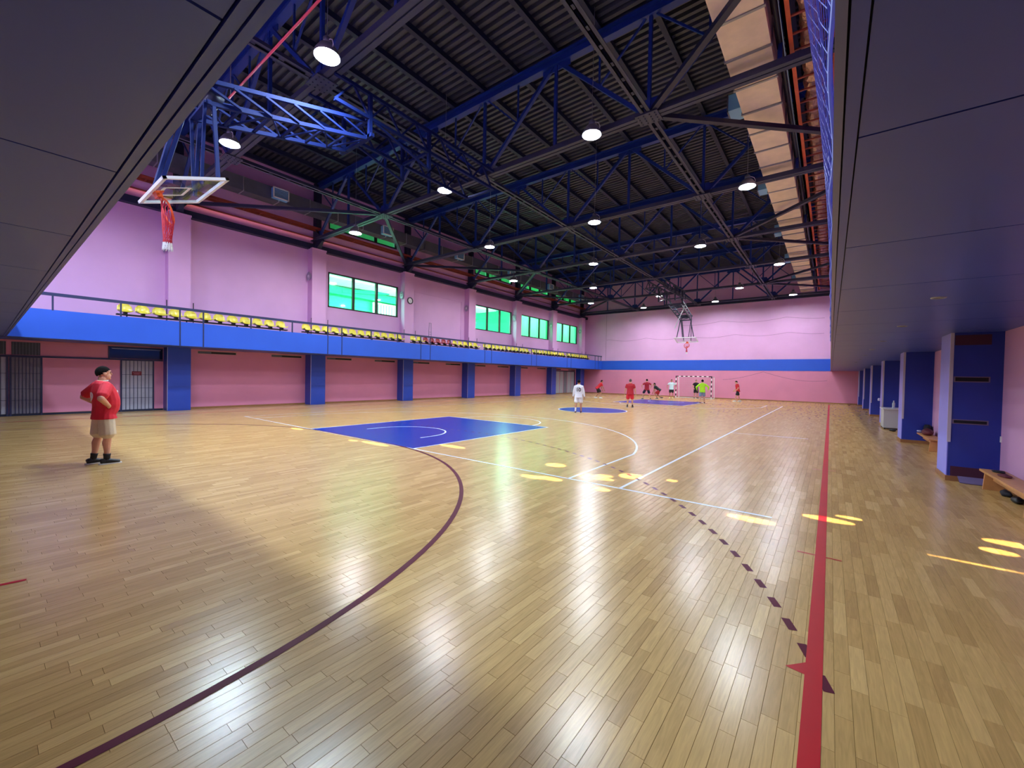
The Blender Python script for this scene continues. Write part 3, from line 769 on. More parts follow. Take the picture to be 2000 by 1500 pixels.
# ------------------------------------------------------------------ basketball units (folded up)
def basket(y0, sg, label, where):
    hz = 7.80; th = math.radians(70.7); MASTB = mat('mast_blue', rgb(13,28,84), .7, var=.1, spec=.15)
    def T(x, y, z):
        yy = y*math.cos(th) + z*math.sin(th); zz = -y*math.sin(th) + z*math.cos(th)
        return (x*sg, y0 + sg*yy, hz + zz)
    t = empty('basketball_unit', (0, y0, hz), label, 'basketball hoop')
    fx = MB()                                                         # fixed hanger frame
    for s in (-1, 1):
        for yy in (-.05, 1.9):
            fx.bar((s*.62, y0+sg*yy, hz-.05), (s*.62, y0+sg*yy, ZC), .09)
        fx.bar((s*.62, y0-sg*1.0, hz+.45), (s*.62, y0+sg*4.8, hz+.45), .08); fx.bar((s*.62, y0-sg*1.0, ZC), (s*.62, y0+sg*4.8, ZC), .08)
        for k in range(6):
            a = -1 + k*.95
            fx.bar((s*.62, y0+sg*a, hz+.45), (s*.62, y0+sg*(a+.475), ZC), .045).bar((s*.62, y0+sg*(a+.475), ZC), (s*.62, y0+sg*(a+.95), hz+.45), .045)
        fx.bar((s*.62, y0+sg*1.9, hz-.05), (s*.62, y0-sg*.05, hz+.45), .05)
    for yy in (-.05, 1.9, 4.8): fx.bar((-.62, y0+sg*yy, hz+.45), (.62, y0+sg*yy, hz+.45), .07)
    fx.bar((-.75, y0-sg*.05, hz), (.75, y0-sg*.05, hz), .09)
    obj('hanger_frame', fx, MASTB if sg > 0 else STEELD, t)
    ms = MB()
    for s in (-1, 1):
        for off in (0, -.42):
            ms.bar(T(s*.5, off, 0), T(s*.42, -.3+off, -3.6), .08)
        for k in range(6):
            a = -.6*k; b = -.6*(k+1)
            ms.bar(T(s*.5, 0-.05*k, a), T(s*.5, -.42-.05*k, b), .045)
    obj('mast', ms, MASTB if sg > 0 else NAVY, t)
    cr = MB()
    for k in range(7):
        z = -.6*k
        cr.bar(T(-.5, -.05*k, z), T(.5, -.05*k, z), .05)
        if k < 6: cr.bar(T(-.5 if k % 2 else .5, -.05*k, z), T(.5 if k % 2 else -.5, -.05*(k+1), z-.6), .035)
    obj('mast_lattice', cr, MASTB if sg > 0 else NAVY, t)
    ar = MB()
    for s in (-1, 1):
        ar.bar(T(s*.42, -.3, -3.45), T(s*.7, 1.12, -3.95), .06).bar(T(s*.42, -.72, -3.6), T(s*.3, 1.12, -4.75), .06).bar(T(s*.42, -.3, -3.6), T(s*.25, 1.12, -4.1), .05)
    ar.bar(T(-.5, -.3, -3.55), T(.5, -.3, -3.55), .08).bar(T(-.5,-.72,-3.6), T(.5,-.72,-3.6), .08)
    obj('board_arms', ar, MASTB if sg > 0 else NAVY, t)
    obj('winch_drum', MB().tube(T(-.3,-.5,-3.3), T(.3,-.5,-3.3), .14, n=14), NAVY, t, True)
    if sg < 0: obj('fold_strut', MB().tube(T(-.66,-.4,-.8), (.66, y0-2.0, hz-2.2), .03), ALU, t, True)
    yb = 1.2; zc = -4.375; hw, hh = .9, .525
    def slab(x0, x1, z0, z1, ya, yc):
        m = MB(); P = [T(x0,ya,z0),T(x1,ya,z0),T(x1,yc,z0),T(x0,yc,z0),T(x0,ya,z1),T(x1,ya,z1),T(x1,yc,z1),T(x0,yc,z1)]
        return m.add(P, [(0,3,2,1),(4,5,6,7),(0,1,5,4),(1,2,6,5),(2,3,7,6),(3,0,4,7)])
    bd = obj('backboard', slab(-hw+.03, hw-.03, zc-hh+.03, zc+hh-.03, yb-.006, yb+.006), CLEARG, t)
    fm = MB()
    for a in (slab(-hw,hw,zc-hh,zc-hh+.06,yb-.03,yb+.02), slab(-hw,hw,zc+hh-.06,zc+hh,yb-.03,yb+.02), slab(-hw,-hw+.06,zc-hh,zc+hh,yb-.03,yb+.02), slab(hw-.06,hw,zc-hh,zc+hh,yb-.03,yb+.02)): fm.add(a.v, a.f)
    obj('board_frame', fm, WHITEP, bd)
    sq = MB()
    for a in (slab(-.295,.295,zc-.375,zc-.325,yb+.007,yb+.010), slab(-.295,.295,zc+.025,zc+.075,yb+.007,yb+.010), slab(-.295,-.245,zc-.375,zc+.075,yb+.007,yb+.010), slab(.245,.295,zc-.375,zc+.075,yb+.007,yb+.010)): sq.add(a.v, a.f)
    obj('target_square', sq, WHITEP, bd)
    ORANGE = mat('rim_orange', rgb(226,84,24), .4)
    rm = MB(); zr = -4.75; yc = yb + .375; pts = [T(.228*math.cos(a), yc+.228*math.sin(a), zr) for a in np.linspace(0, 2*PI, 25)]
    rm.path(pts, .018, 6); q = slab(-.08,.08,zr-.10,zr+.05,yb+.01,yb+.03); rm.add(q.v, q.f); q = slab(-.06,.06,zr-.03,zr+.01,yb+.02,yb+.17); rm.add(q.v, q.f)
    q = slab(-.09,.09,zr-.09,zr-.02,yb+.03,yb+.12); rm.add(q.v, q.f)
    obj('rim', rm, ORANGE, t)
    # net: hangs straight down from the tilted rim, twisted
    c = Vector(T(0, yc, zr)); nr = MB(); nwht = MB(); nn = 12; rowsn = 7; L = .52
    top = [Vector(T(.225*math.cos(2*PI*i/nn), yc+.225*math.sin(2*PI*i/nn), zr)) for i in range(nn)]
    low = min(p.z for p in top); P = []
    for r in range(rowsn+1):
        f = r/rowsn; rr = .12 - .06*math.sin(min(f*1.5,1)*PI/2) + .05*max(0, f-.6); tw = f*1.4
        zz = low - L*f
        P.append([top[i]*(1-min(1,f*2.2)) + Vector((c.x + rr*math.cos(2*PI*(i+.5*(r%2))/nn+tw), c.y + rr*math.sin(2*PI*(i+.5*(r%2))/nn+tw), zz))*min(1,f*2.2) for i in range(nn)])
    for r in range(rowsn):
        tgt = nr if r < 5 else nwht
        for i in range(nn):
            j = (i + (1 if r % 2 else -1)) % nn
            cord(tgt, P[r][i], P[r+1][i], .008); cord(tgt, P[r][i], P[r+1][j], .008)
    NR = mat('net_red', rgb(196,36,52), .6)
    obj('hoop_net', nr, NR, t); obj('hoop_net_tip', nwht, WHITEP, t)
    return t
basket(0.0, 1, 'folded-up near basketball backboard with orange rim hanging under the roof', 'near')
basket(28.0, -1, 'far basketball backboard folded up before the far pink wall', 'far')

# ------------------------------------------------------------------ goal
def goal():
    t = empty('handball_goal', (0, 34, 0), 'handball goal with dark and white striped posts at the far wall', 'goal')
    DARK = mat('goal_dark', rgb(58,18,36), .45); b = .08; GX = .13
    for s in (-1, 1):
        p = empty('post', (s*1.54, 0, 0)); p.parent = t
        for k in range(10):
            x = GX + s*1.54
            obj('stripe', MB().box(x-b/2, x+b/2, 34-b/2, 34+b/2, k*.208, (k+1)*.208), DARK if (k % 2) else WHITEP, t)
        bpy.data.objects.remove(p)
        obj('side_frame', MB().bar((GX+s*1.5,34.05,2.04),(GX+s*1.56,34.85,2.0),.04).bar((GX+s*1.56,34.85,2.0),(GX+s*1.56,35.1,.02),.05).bar((GX+s*1.54,34.05,.03),(GX+s*1.56,35.1,.03),.05), WHITEP, t)
    for k in range(15):
        x0 = GX-1.5+k*.2; obj('stripe', MB().box(x0, x0+.2, 34-b/2, 34+b/2, 2.0, 2.08), WHITEP if (k % 2) else DARK, t)
    obj('ground_bar', MB().bar((GX-1.56,35.1,.03),(GX+1.56,35.1,.03),.05), WHITEP, t)
    nt = MB()
    def gp(u, v):   # u across, v from crossbar over the back to the floor
        x = GX - 1.5 + 3*u
        if v < .3: return (x, 34.05 + .8*v/.3, 2.02-.02*v/.3)
        f = (v-.3)/.7; return (x, 34.85 + .25*f + .06*math.sin(f*PI), 2.0-1.97*f)
    for i in range(30):
        for j in range(26):
            cord(nt, gp(i/30, j/26), gp(i/30, (j+1)/26), .004); cord(nt, gp(i/30, j/26), gp((i+1)/30, j/26), .004)
    obj('goal_net', nt, mat('goal_net', rgb(205,190,200), .7), t)['kind'] = 'stuff'
goal()

# ------------------------------------------------------------------ doors and fittings of the left lower wall
def barred_door(n, y0, y1, z1, bars, m, sign=False):
    t = empty('door_%d' % n, (-XW+.02, (y0+y1)/2, 0), kind='structure')
    obj('door_frame', MB().box(-XW, -XW+.06, y0-.05, y0, 0, z1+.05).box(-XW, -XW+.06, y1, y1+.05, 0, z1+.05).box(-XW, -XW+.06, y0, y1, z1, z1+.05), RAILM, t)
    obj('door_leaf', MB().box(-XW, -XW+.03, y0, y1, .03, z1), m, t)
    for k in range(1, bars):
        y = y0 + (y1-y0)*k/bars; obj('bar', MB().box(-XW+.03, -XW+.045, y-.008, y+.008, .03, z1), RAILM, t)
    for z in (.55, .95, 1.5): obj('cross_bar', MB().box(-XW+.03, -XW+.042, y0, y1, z-.006, z+.006), RAILM, t)
    return t
barred_door(1, -5.52, -4.86, 2.06, 8, mat('shutter_dim', rgb(118,112,130), .5, var=.08, vscale=5))
barred_door(2, -6.60, -5.64, 2.06, 8, SHUT)
barred_door(3, -2.70, -1.76, 2.06, 8, SHUT)
for y0, y1, nm in ((-5.52,-4.86,1),(-6.60,-5.64,2)):
    t = empty('transom', (-XW, (y0+y1)/2, 2.13), 'dark slatted transom above the %s grey barred door at far left' % ('right' if nm == 1 else 'left'), 'transom', 'dark transoms')
    obj('panel', MB().box(-XW, -XW+.03, y0, y1, 2.15, 2.60), mat('transom_grey', rgb(70,74,84), .5), t)
    for k in range(9): y = y0+(y1-y0)*(k+.5)/9; obj('slat', MB().box(-XW+.03, -XW+.045, y-.012, y+.012, 2.15, 2.6), DUCTG, t)
obj('wall_rail', MB().box(-XW, -XW+.05, -6.9, -1.42, 2.075, 2.135), RAILM, label='dark blue horizontal rail on the pink wall beside the barred doors', cat='rail')
t = empty('transom_window', (-XW, -2.2, 2.15), 'dark transom window above the barred door with the red sign', 'window')
obj('pane', MB().box(-XW, -XW+.02, -3.08, -1.42, 2.15, 2.60), GLASSD, t)
obj('frame', MB().box(-XW, -XW+.04, -3.10, -1.42, 2.58, 2.62).box(-XW, -XW+.04, -3.10, -3.06, 2.13, 2.6), RAILM, t)
obj('light_strip', MB().box(-XW+.02, -XW+.045, -3.0, -1.5, 2.52, 2.545), SHUT, t)
t = empty('door_sign', (-XW+.05, -2.25, 1.47), 'small dark red sign plate on the grey barred door', 'sign')
obj('plate', MB().box(-XW+.047, -XW+.055, -2.41, -2.11, 1.47, 1.635), mat('sign_red', rgb(112,12,36), .4), t)
txm = MB()
for z, a, b in ((1.575,-2.38,-2.14),(1.525,-2.34,-2.18)):
    y = a
    while y < b: txm.box(-XW+.055, -XW+.057, y, y+.014, z-.012, z+.014); y += .024
obj('lettering', txm, mat('sign_text', rgb(190,120,140), .5), t)
obj('kick_board', MB().box(-XW+.012, -XW+.05, -6.9, -1.42, 0, .07), NAVY, label='dark kick board along the foot of the near left wall', cat='kick board')
t = empty('door_4', (-XW, 32.4, 0), kind='structure')
obj('door_frame', MB().box(-XW, -XW+.06, 30.2, 34.3, 2.34, 2.44).box(-XW,-XW+.06,30.2,30.3,0,2.4).box(-XW,-XW+.06,34.2,34.3,0,2.4), NAVY, t)
for k in range(5):
    y0 = 30.3+k*.78; obj('door_panel', MB().box(-XW, -XW+.03, y0+.05, y0+.73, .06, 2.34), mat('frosted', rgb(176,190,192), .3) if k != 2 else mat('frosted_d', rgb(120,132,140), .3), t)
g0 = None
for k, y in enumerate(PY[:-1]):
    for q, (a, b) in enumerate(((.80,2.32),(3.88,5.40))):
        lab = '%s long dark vent slot below the left balcony in the %s bay' % (('nearer','farther')[q], ORD[k])
        loc = (-XW, y+(a+b)/2, 2.54)
        if g0 is None:
            g0 = empty('vent_slot', loc, lab, 'vent', 'vent slots under the left balcony')
            obj('vent_frame', MB().box(.0,.03,-.76,.76,-.06,-.045).box(0,.03,-.76,.76,.045,.06).box(0,.03,-.76,-.74,-.06,.06).box(0,.03,.74,.76,-.06,.06), mat('vent_trim', rgb(176,150,140), .5), g0, local=True)
            obj('opening', MB().box(.012,.016,-.74,.74,-.045,.045), BLACK, g0, local=True)
            obj('louvre', MB().box(.012,.022,-.72,-.25,-.03,.03), DUCTG, g0, local=True)
        else: dup(g0, loc, lab)
# wall clock
t = empty('wall_clock', (-XP, 11.05, 6.55), 'round wall clock with dark rim on the third left pilaster', 'clock')
def disc_x(r0, r1, x0, x1, n=28):
    m = MB(); vs = []
    for i in range(n):
        a = 2*PI*i/n; c, s = math.cos(a), math.sin(a)
        vs += [(x0, r0*c, r0*s), (x1, r0*c, r0*s), (x1, r1*c, r1*s), (x0, r1*c, r1*s)]
    fs = []
    for i in range(n):
        j = (i+1) % n
        for q in range(4): fs.append((4*i+q, 4*i+(q+1)%4, 4*j+(q+1)%4, 4*j+q))
    return m.add(vs, fs)
obj('rim', disc_x(.165,.225,0,.05), mat('clock_rim', rgb(40,22,40), .4), t, local=True)
obj('dial', disc_x(.0005,.17,.0,.02), WHITEP, t, local=True)
obj('hour_hand', MB().bar((.025,0,0),(.025,-.05,.075),.012,.004,(1,0,0)), BLACK, t, local=True)
obj('minute_hand', MB().bar((.028,0,0),(.028,.01,-.12),.009,.004,(1,0,0)), BLACK, t, local=True)
# round wall speakers on the near side of the pilasters
s0 = None
for i, y in enumerate(PY):
    lab = 'round grey wall speaker on the %s left pilaster' % ORD[i]
    if s0 is None:
        s0 = empty('wall_speaker', (-12.02, y-.38, 6.85), lab, 'speaker', 'round wall speakers')
        obj('cone', MB().add(*(lambda n: ([(.20*math.cos(2*PI*i/n), -.10, .24*math.sin(2*PI*i/n)) for i in range(n)] + [(.10*math.cos(2*PI*i/n), 0, .12*math.sin(2*PI*i/n)) for i in range(n)],
            [(i, (i+1)%n, n+(i+1)%n, n+i) for i in range(n)] + [tuple(range(n))]))(20)), mat('speaker_grey', rgb(160,146,170), .5), s0, True, local=True)
        obj('hub', MB().ell((0,-.10,0),(.07,.03,.08),12,6), mat('speaker_hub', rgb(200,190,205), .4), s0, True, local=True)
    else: dup(s0, (-12.02, y-.38, 6.85), lab)
t = empty('wire_stand', (-11.3, 12.35, 3.3), 'small tapering wire stand behind the balcony railing below the clock', 'stand')
for s in (-1, 1): obj('upright', MB().bar((-11.3, 12.35+s*.14, 3.3), (-11.3, 12.35+s*.08, 5.2), .02), DUCTG, t)
for z in (4.45, 4.6, 5.2): obj('cross_wire', MB().bar((-11.3, 12.24, z), (-11.3, 12.46, z), .02), DUCTG, t)

# ------------------------------------------------------------------ benches, desk and belongings at right
def gym_bench(y0, y1, label):
    t = empty('gym_bench', (12.3, (y0+y1)/2, 0), label, 'bench', 'low wooden benches')
    obj('seat_board', MB().box(12.14, 12.42, y0, y1, .29, .325), WOOD, t)
    for y in (y0+.10, y1-.12):
        obj('leg', MB().add([(12.16,y-.02,0),(12.41,y-.02,0),(12.38,y-.02,.29),(12.18,y-.02,.29),(12.16,y+.02,0),(12.41,y+.02,0),(12.38,y+.02,.29),(12.18,y+.02,.29)],
            [(0,1,2,3),(7,6,5,4),(0,4,5,1),(1,5,6,2),(2,6,7,3),(3,7,4,0)]), WOOD, t)
    obj('stretcher', MB().box(12.27, 12.30, y0+.1, y1-.1, .16, .24), WOOD, t)
gym_bench(2.15, 4.22, 'low wooden bench at right beside the nearest blue pillar')
gym_bench(8.75, 10.85, 'low wooden bench between the second and third right pillars')
def soft(name, c, r, m, label, cat, seed=0, rot=0):
    mb = MB(); rs = np.random.default_rng(seed)
    mb.ell((0,0,0), (1,1,1), 18, 10)
    ph = rs.uniform(0, 6, 6); out = []
    for v in mb.v:
        x, y, z = v
        k = 1 + .10*math.sin(3*x+ph[0]+2*y) + .08*math.sin(5*y+ph[1]-2*x) 
        zz = z*(1+.25*math.sin(4*x+ph[2])*math.sin(4*y+ph[3]))
        x2, y2 = x*k*r[0], y*k*r[1]
        out.append((x2*math.cos(rot)-y2*math.sin(rot), x2*math.sin(rot)+y2*math.cos(rot), max(zz, -.75)*r[2]))
    mb.v = [(a, b, cc + .75*r[2]) for a, b, cc in out]
    o = obj(name, mb, m, smooth=True, label=label, cat=cat); o.location = c; return o
DRED = mat('cloth_maroon', rgb(96,32,44), .7, var=.1); DARKC = mat('cloth_dark', rgb(24,22,32), .8); WHC = mat('cloth_white', rgb(215,218,235), .8)
soft('wallet', (12.28, 3.55, .325), (.07,.15,.02), DRED, 'dark red pouch lying on the nearest wooden bench', 'pouch', 1)
soft('folded_cloth', (12.30, 3.95, .325), (.08,.11,.018), DARKC, 'dark folded cloth at the far end of the nearest bench', 'cloth', 2)
soft('sports_shoe', (12.33, 3.72, 0), (.06,.14,.05), DARKC, 'dark shoe on the floor under the nearest bench', 'shoe', 3)
soft('sports_shoe', (12.34, 3.25, 0), (.06,.14,.05), BLACK, 'black shoe farther along under the nearest bench', 'shoe', 4)
soft('white_towel', (12.22, 10.75, .325), (.13,.16,.06), WHC, 'crumpled white towel on the second wooden bench', 'towel', 5)
soft('sports_bag', (12.28, 9.95, .325), (.12,.24,.10), DRED, 'dark red sports bag on the second wooden bench', 'bag', 6)
soft('black_jacket', (12.35, 10.5, .325), (.08,.16,.15), DARKC, 'black jacket bundled on the second wooden bench', 'jacket', 7)
t = empty('side_desk', (12.1, 15.2, 0), 'small pale grey desk standing between the third and fourth right pillars', 'desk')
LG = mat('desk_grey', rgb(176,178,176), .5)
obj('desk_top', MB().box(11.70, 12.43, 14.8, 16.0, .76, .79), mat('desk_top', rgb(214,214,212), .4), t)
obj('front_panel', MB().box(11.74, 11.76, 14.85, 15.95, .06, .76), LG, t)
obj('side_panel', MB().box(11.76, 12.40, 14.85, 14.87, .06, .76), LG, t); obj('side_panel', MB().box(11.76, 12.40, 15.93, 15.95, .06, .76), LG, t)
for a, b in ((11.78,14.88),(12.38,14.88),(11.78,15.92),(12.38,15.92)): obj('foot', MB().box(a-.02,a+.02,b-.02,b+.02,0,.06), BLACK, t)
t = empty('water_bottle', (12.02, 15.0, .79), 'clear plastic water bottle standing on the pale grey desk', 'bottle')
obj('bottle_body', MB().lathe([(0,0),(.042,0),(.042,.06),(.036,.09),(.042,.12),(.042,.20),(.016,.26),(.016,.28)], n=14), mat('pet', rgb(190,200,215), .15, spec=.6), t, True, local=True)
obj('cap', MB().lathe([(.018,.275),(.018,.30),(0,.30)], n=12), WHITEP, t, local=True)
soft('paper_cup', (12.30, 15.35, .79), (.05,.05,.05), WHC, 'small white crumpled cup on the pale grey desk', 'cup', 9)
soft('sports_shoe', (11.95, 14.2, 0), (.10,.15,.05), BLACK, 'black shoe on the floor before the pale grey desk', 'shoe', 8)
soft('wall_bottle', (11.73, 16.85, 1.0), (.04,.04,.07), WHC, 'small white holder fixed to the fourth right pillar', 'holder', 10)

# ------------------------------------------------------------------ people
def loft(mb, pts, rad, side=(1,0,0), n=16):
    """elliptical tube through pts; rad = [(rx, ry)], rx along `side`"""
    P = [Vector(p) for p in pts]; k = len(P); side = Vector(side); o = len(mb.v)
    for i in range(k):
        d = (P[min(i+1,k-1)] - P[max(i-1,0)]).normalized()
        x = (side - d*side.dot(d))
        x = x.normalized() if x.length > 1e-3 else Vector((0,1,0)); y = d.cross(x)
        for j in range(n):
            a = 2*PI*j/n; mb.v.append(tuple(P[i] + x*(rad[i][0]*math.cos(a)) + y*(rad[i][1]*math.sin(a))))
    for i in range(k-1):
        for j in range(n): mb.f.append((o+i*n+j, o+i*n+(j+1)%n, o+(i+1)*n+(j+1)%n, o+(i+1)*n+j))
    mb.f.append(tuple(o+j for j in range(n-1,-1,-1))); mb.f.append(tuple(o+(k-1)*n+j for j in range(n)))
def limb(mb, a, b, r0, r1, n=12, mid=None):
    a = Vector(a); b = Vector(b); d = (b-a).normalized()
    pts = [a-d*r0*.6, a-d*r0*.2, a, a.lerp(b,.35), a.lerp(b,.7), b, b+d*r1*.2, b+d*r1*.6]
    rm = mid or (r0*.62+r1*.38)
    rr = [r0*.5, r0*.88, r0, rm, r0*.25+r1*.75, r1, r1*.88, r1*.5]
    side = (1,0,0) if abs(d.x) < .8 else (0,1,0)
    loft(mb, pts, [(q,q) for q in rr], side, n)
def ik(a, c, l1, l2, pole):
    a = Vector(a); c = Vector(c); d = c-a; L = min(d.length, (l1+l2)*.999); d.normalize(); c = a+d*L
    x = (l1*l1 - l2*l2 + L*L)/(2*L); h = math.sqrt(max(l1*l1-x*x, 0)); p = Vector(pole); p = (p - d*p.dot(d)).normalized()
    return a + d*x + p*h, c
def remesh(mb, vox, it=4):
    me = mb.mesh('tmp'); o = bpy.data.objects.new('tmp', me); COL.objects.link(o)
    r = o.modifiers.new('r', 'REMESH'); r.mode = 'VOXEL'; r.voxel_size = vox
    s = o.modifiers.new('s', 'SMOOTH'); s.iterations = it; s.factor = .5
    dg = bpy.context.evaluated_depsgraph_get(); ev = o.evaluated_get(dg)
    out = bpy.data.meshes.new_from_object(ev); bpy.data.objects.remove(o)
    out.polygons.foreach_set('use_smooth', [True]*len(out.polygons)); return out
SKIN = mat('skin', rgb(206,150,124), .5, var=.05, vscale=8); SKIN2 = mat('skin_tan', rgb(176,122,98), .5, var=.05, vscale=8)
HAIR = mat('hair_dark', rgb(15,10,11), .9, spec=.15, bump=.5, bscale=120)
def cloth(name, c): return mat('cloth_'+name, c, .75, var=.10, vscale=6, bump=.25, bscale=14)
def person(label, loc, heading, H=1.76, lean=0, hip=None, feet=((-.11,0),(.11,0)), footdir=(0,0), lift=(0,0), hands=None, elbow=None,
           shirt=None, shorts=None, shoe=None, sock=None, sleeve=.55, belly=0., skin=SKIN, headpitch=0., headyaw=0., vox=.011, wide=1.0, shortlen=.62, extra=None, hairm=HAIR):
    k = H/1.76
    root = empty('person', (loc[0], loc[1], 0), label, 'person'); root.rotation_euler = (0,0,heading)
    hz = (hip if hip else .93)*k; ln = math.radians(lean)
    T = Vector((0, math.sin(ln), math.cos(ln))); Fw = Vector((0, math.cos(ln), -math.sin(ln)))
    Pv = Vector((0, -.10*math.sin(ln)*k, hz))
    def sp(d, f=0., x=0.): return Pv + T*(d*k) + Fw*(f*k) + Vector((x*k,0,0))
    B = belly
    ring = [(-.10,.150,.105,-.01),(-.04,.172,.122+.2*B,-.01+.2*B),(.04,.170,.118+.55*B,.45*B),(.12,.162+.3*B,.112+.75*B,.65*B),(.20,.162+.35*B,.112+.75*B,.65*B),(.29,.170+.25*B,.118+.5*B,.40*B),(.38,.184,.122+.2*B,.15*B),(.45,.180,.108,0),(.505,.130,.088,-.01),(.545,.078,.070,-.005)]
    body = MB()
    loft(body, [sp(d,f) for d,_,_,f in ring], [(rx*k*wide, ry*k) for _,rx,ry,_ in ring])
    hp = math.radians(headpitch)+ln*.35; hd = Vector((0, math.sin(hp), math.cos(hp))); hf = Vector((0, math.cos(hp), -math.sin(hp)))
    N = sp(.53, .0); C = N + hd*(.142*k) + hf*(.028*k)
    Rz = Matrix.Rotation(headyaw, 3, 'Z')
    hx = Rz @ Vector((1,0,0)); hf2 = Rz @ hf; hd2 = Rz @ hd
    HR = Matrix((hx, hf2, hd2)).transposed()
    def hp_(x, y, z): return C + HR @ Vector((x*k, y*k, z*k))
    limb(body, N - T*(.03*k), hp_(0,-.02,-.07), .062*k, .058*k)
    body.ell(hp_(0,-.008,.03), (.076*k,.096*k,.092*k), 18, 12, HR)
    body.ell(hp_(0,.022,-.045), (.060*k,.070*k,.072*k), 16, 10, HR)
    body.ell(hp_(0,.066,-.088), (.030*k,.026*k,.026*k), 12, 8, HR)         # chin
    loft(body, [hp_(0,.080,.028), hp_(0,.098,.000), hp_(0,.106,-.018), hp_(0,.088,-.028)], [(.009*k,.009*k),(.012*k,.013*k),(.017*k,.014*k),(.012*k,.01*k)], (1,0,0), 10)
    body.ell(hp_(0,.086,.040), (.045*k,.014*k,.010*k), 10, 6, HR)            # brow
    body.ell(hp_(0,.084,-.052), (.026*k,.014*k,.012*k), 10, 6, HR)           # lips
    for s in (-1,1): body.ell(hp_(s*.077,-.008,-.005), (.012*k,.024*k,.034*k), 10, 8, HR)
    # arms
    sh = MB(); sleeves = []
    hands = hands or ((-.27,.03,.80),(.27,.03,.80)); elbow = elbow or ((-.3,-1,0),(.3,-1,0))
    for s, hnd, ep in zip((-1,1), hands, elbow):
        A = sp(.45, 0, s*.185*wide); hnd = Vector(hnd)*k
        E, W = ik(A, hnd, .295*k, .255*k, ep)
        aw = 1+(wide-1)*1.6; limb(body, A, E, .052*k*aw, .040*k*aw); limb(body, E, W, .044*k*aw, .028*k*aw)
        d = (W-E).normalized(); inn = Vector((-s,0,0)); inn = (inn - d*inn.dot(d)).normalized(); fwdv = d.cross(inn)*(1 if s > 0 else -1)
        if fwdv.y < 0: fwdv = -fwdv
        pc = W + d*(.05*k)
        loft(body, [W-d*.01, W+d*(.03*k), W+d*(.07*k), W+d*(.095*k)], [(.016*k,.024*k),(.018*k,.038*k),(.016*k,.040*k),(.013*k,.036*k)], inn, 12)
        for q, L in zip((-.030,-.010,.010,.030), (.060,.074,.078,.066)):
            b0 = W + d*(.085*k) + fwdv*(q*k); b1 = b0 + d*(L*.55*k) + inn*(.008*k); b2 = b1 + d*(L*.42*k) + inn*(.022*k)
            loft(body, [b0, b1, b2], [(.0092*k,.0092*k),(.0088*k,.0088*k),(.0074*k,.0074*k)], inn, 8)
        b0 = W + d*(.03*k) + fwdv*(.030*k); b1 = b0 + d*(.028*k) + fwdv*(.026*k) + inn*(.01*k); b2 = b1 + d*(.034*k) + fwdv*(.006*k) + inn*(.012*k)
        loft(body, [b0, b1, b2], [(.0125*k,.0125*k),(.0108*k,.0108*k),(.0085*k,.0085*k)], inn, 8)
        # sleeve
        if sleeve <= 1: 
            limb(sh, A.lerp(sp(.44),.12), A.lerp(E, sleeve), .080*k*aw, .070*k*aw); sleeves.append(0)
        else:
            limb(sh, A.lerp(sp(.44),.12), E, .076*k, .062*k); limb(sh, E, E.lerp(W,.92), .060*k, .042*k)
    # legs
    so = MB(); shoes = []
    legs = []
    for s, ft, fdir, lf in zip((-1,1), feet, footdir, lift):
        Hj = Pv + Vector((s*.092*k*wide, 0, -.04*k)); ank = Vector((ft[0]*k, ft[1]*k-.03*k, (.085+lf)*k))
        fd = Vector((math.sin(fdir), math.cos(fdir), 0))
        ll = min(.43*k, (ank-Hj).length*.502) if hip is None else .43*k
        Kn, An = ik(Hj, ank, ll, ll*.99, (fd.x*.5+s*.1, 1, .15))
        limb(body, Hj, Kn, .086*k*wide, .056*k); 
        dd = (An-Kn).normalized(); bk = -fd
        loft(body, [Kn-dd*.03*k, Kn, Kn.lerp(An,.28)+bk*.012*k, Kn.lerp(An,.6), An, An+dd*.03*k], [(.040*k,.045*k),(.054*k,.056*k),(.056*k,.062*k),(.042*k,.045*k),(.034*k,.038*k),(.03*k,.034*k)], (1,0,0), 12)
        legs.append((Hj, Kn, An, fd, lf))
        limb(so, Hj.lerp(Kn,.12), Hj.lerp(Kn, shortlen/.62*.80), (.102*k)*wide, (.104*k)*wide)
    ring2 = [(-.14,.165*wide,.120,-.01),(-.06,.180*wide,.128+.15*B,-.005+.15*B),(.0,.172*wide,.116+.2*B,.2*B),(.04,.160*wide,.100+.2*B,.2*B)]
    loft(so, [sp(d,f) for d,_,_,f in ring2], [(rx*k, ry*k) for _,rx,ry,_ in ring2])
    bag = .018
    rs = [(-.115,.178,.128+.25*B,-.005+.22*B)] + [(d,rx+bag,ry+bag,f) for d,rx,ry,f in ring[1:8]] + [(.505,.145,.102,-.01),(.54,.092,.082,-.005)]
    rs[0] = (-.13, rs[1][1]+.016, rs[1][2]+.016, rs[1][3])
    loft(sh, [sp(d,f) for d,_,_,f in rs], [(rx*k*wide, ry*k) for _,rx,ry,_ in rs])
    bo = obj('body', remesh(body, vox*.75 if vox < .009 else vox, 3), skin, root, local=True)
    obj('shirt', remesh(sh, vox, 3), shirt, root, local=True)
    obj('shorts', remesh(so, vox, 3), shorts, root, local=True)
    # hair cap
    hm = MB(); hm.ell((0,0,0), (.083,.105,.112), 24, 20)
    keep = []
    for f in hm.f:
        c = sum((Vector(hm.v[i]) for i in f), Vector())/4
        if c.z > -.012 + .62*c.y and c.z > -.080 and not (abs(c.x) > .055 and c.z < -.005 and c.y > -.035): keep.append(f)
    hm.f = keep; hm.v = [tuple(hp_(v[0], v[1]-.010, v[2]+.020)) for v in hm.v]
    if hairm: obj('hair', hm, hairm, root, True, local=True)
    ey = MB()
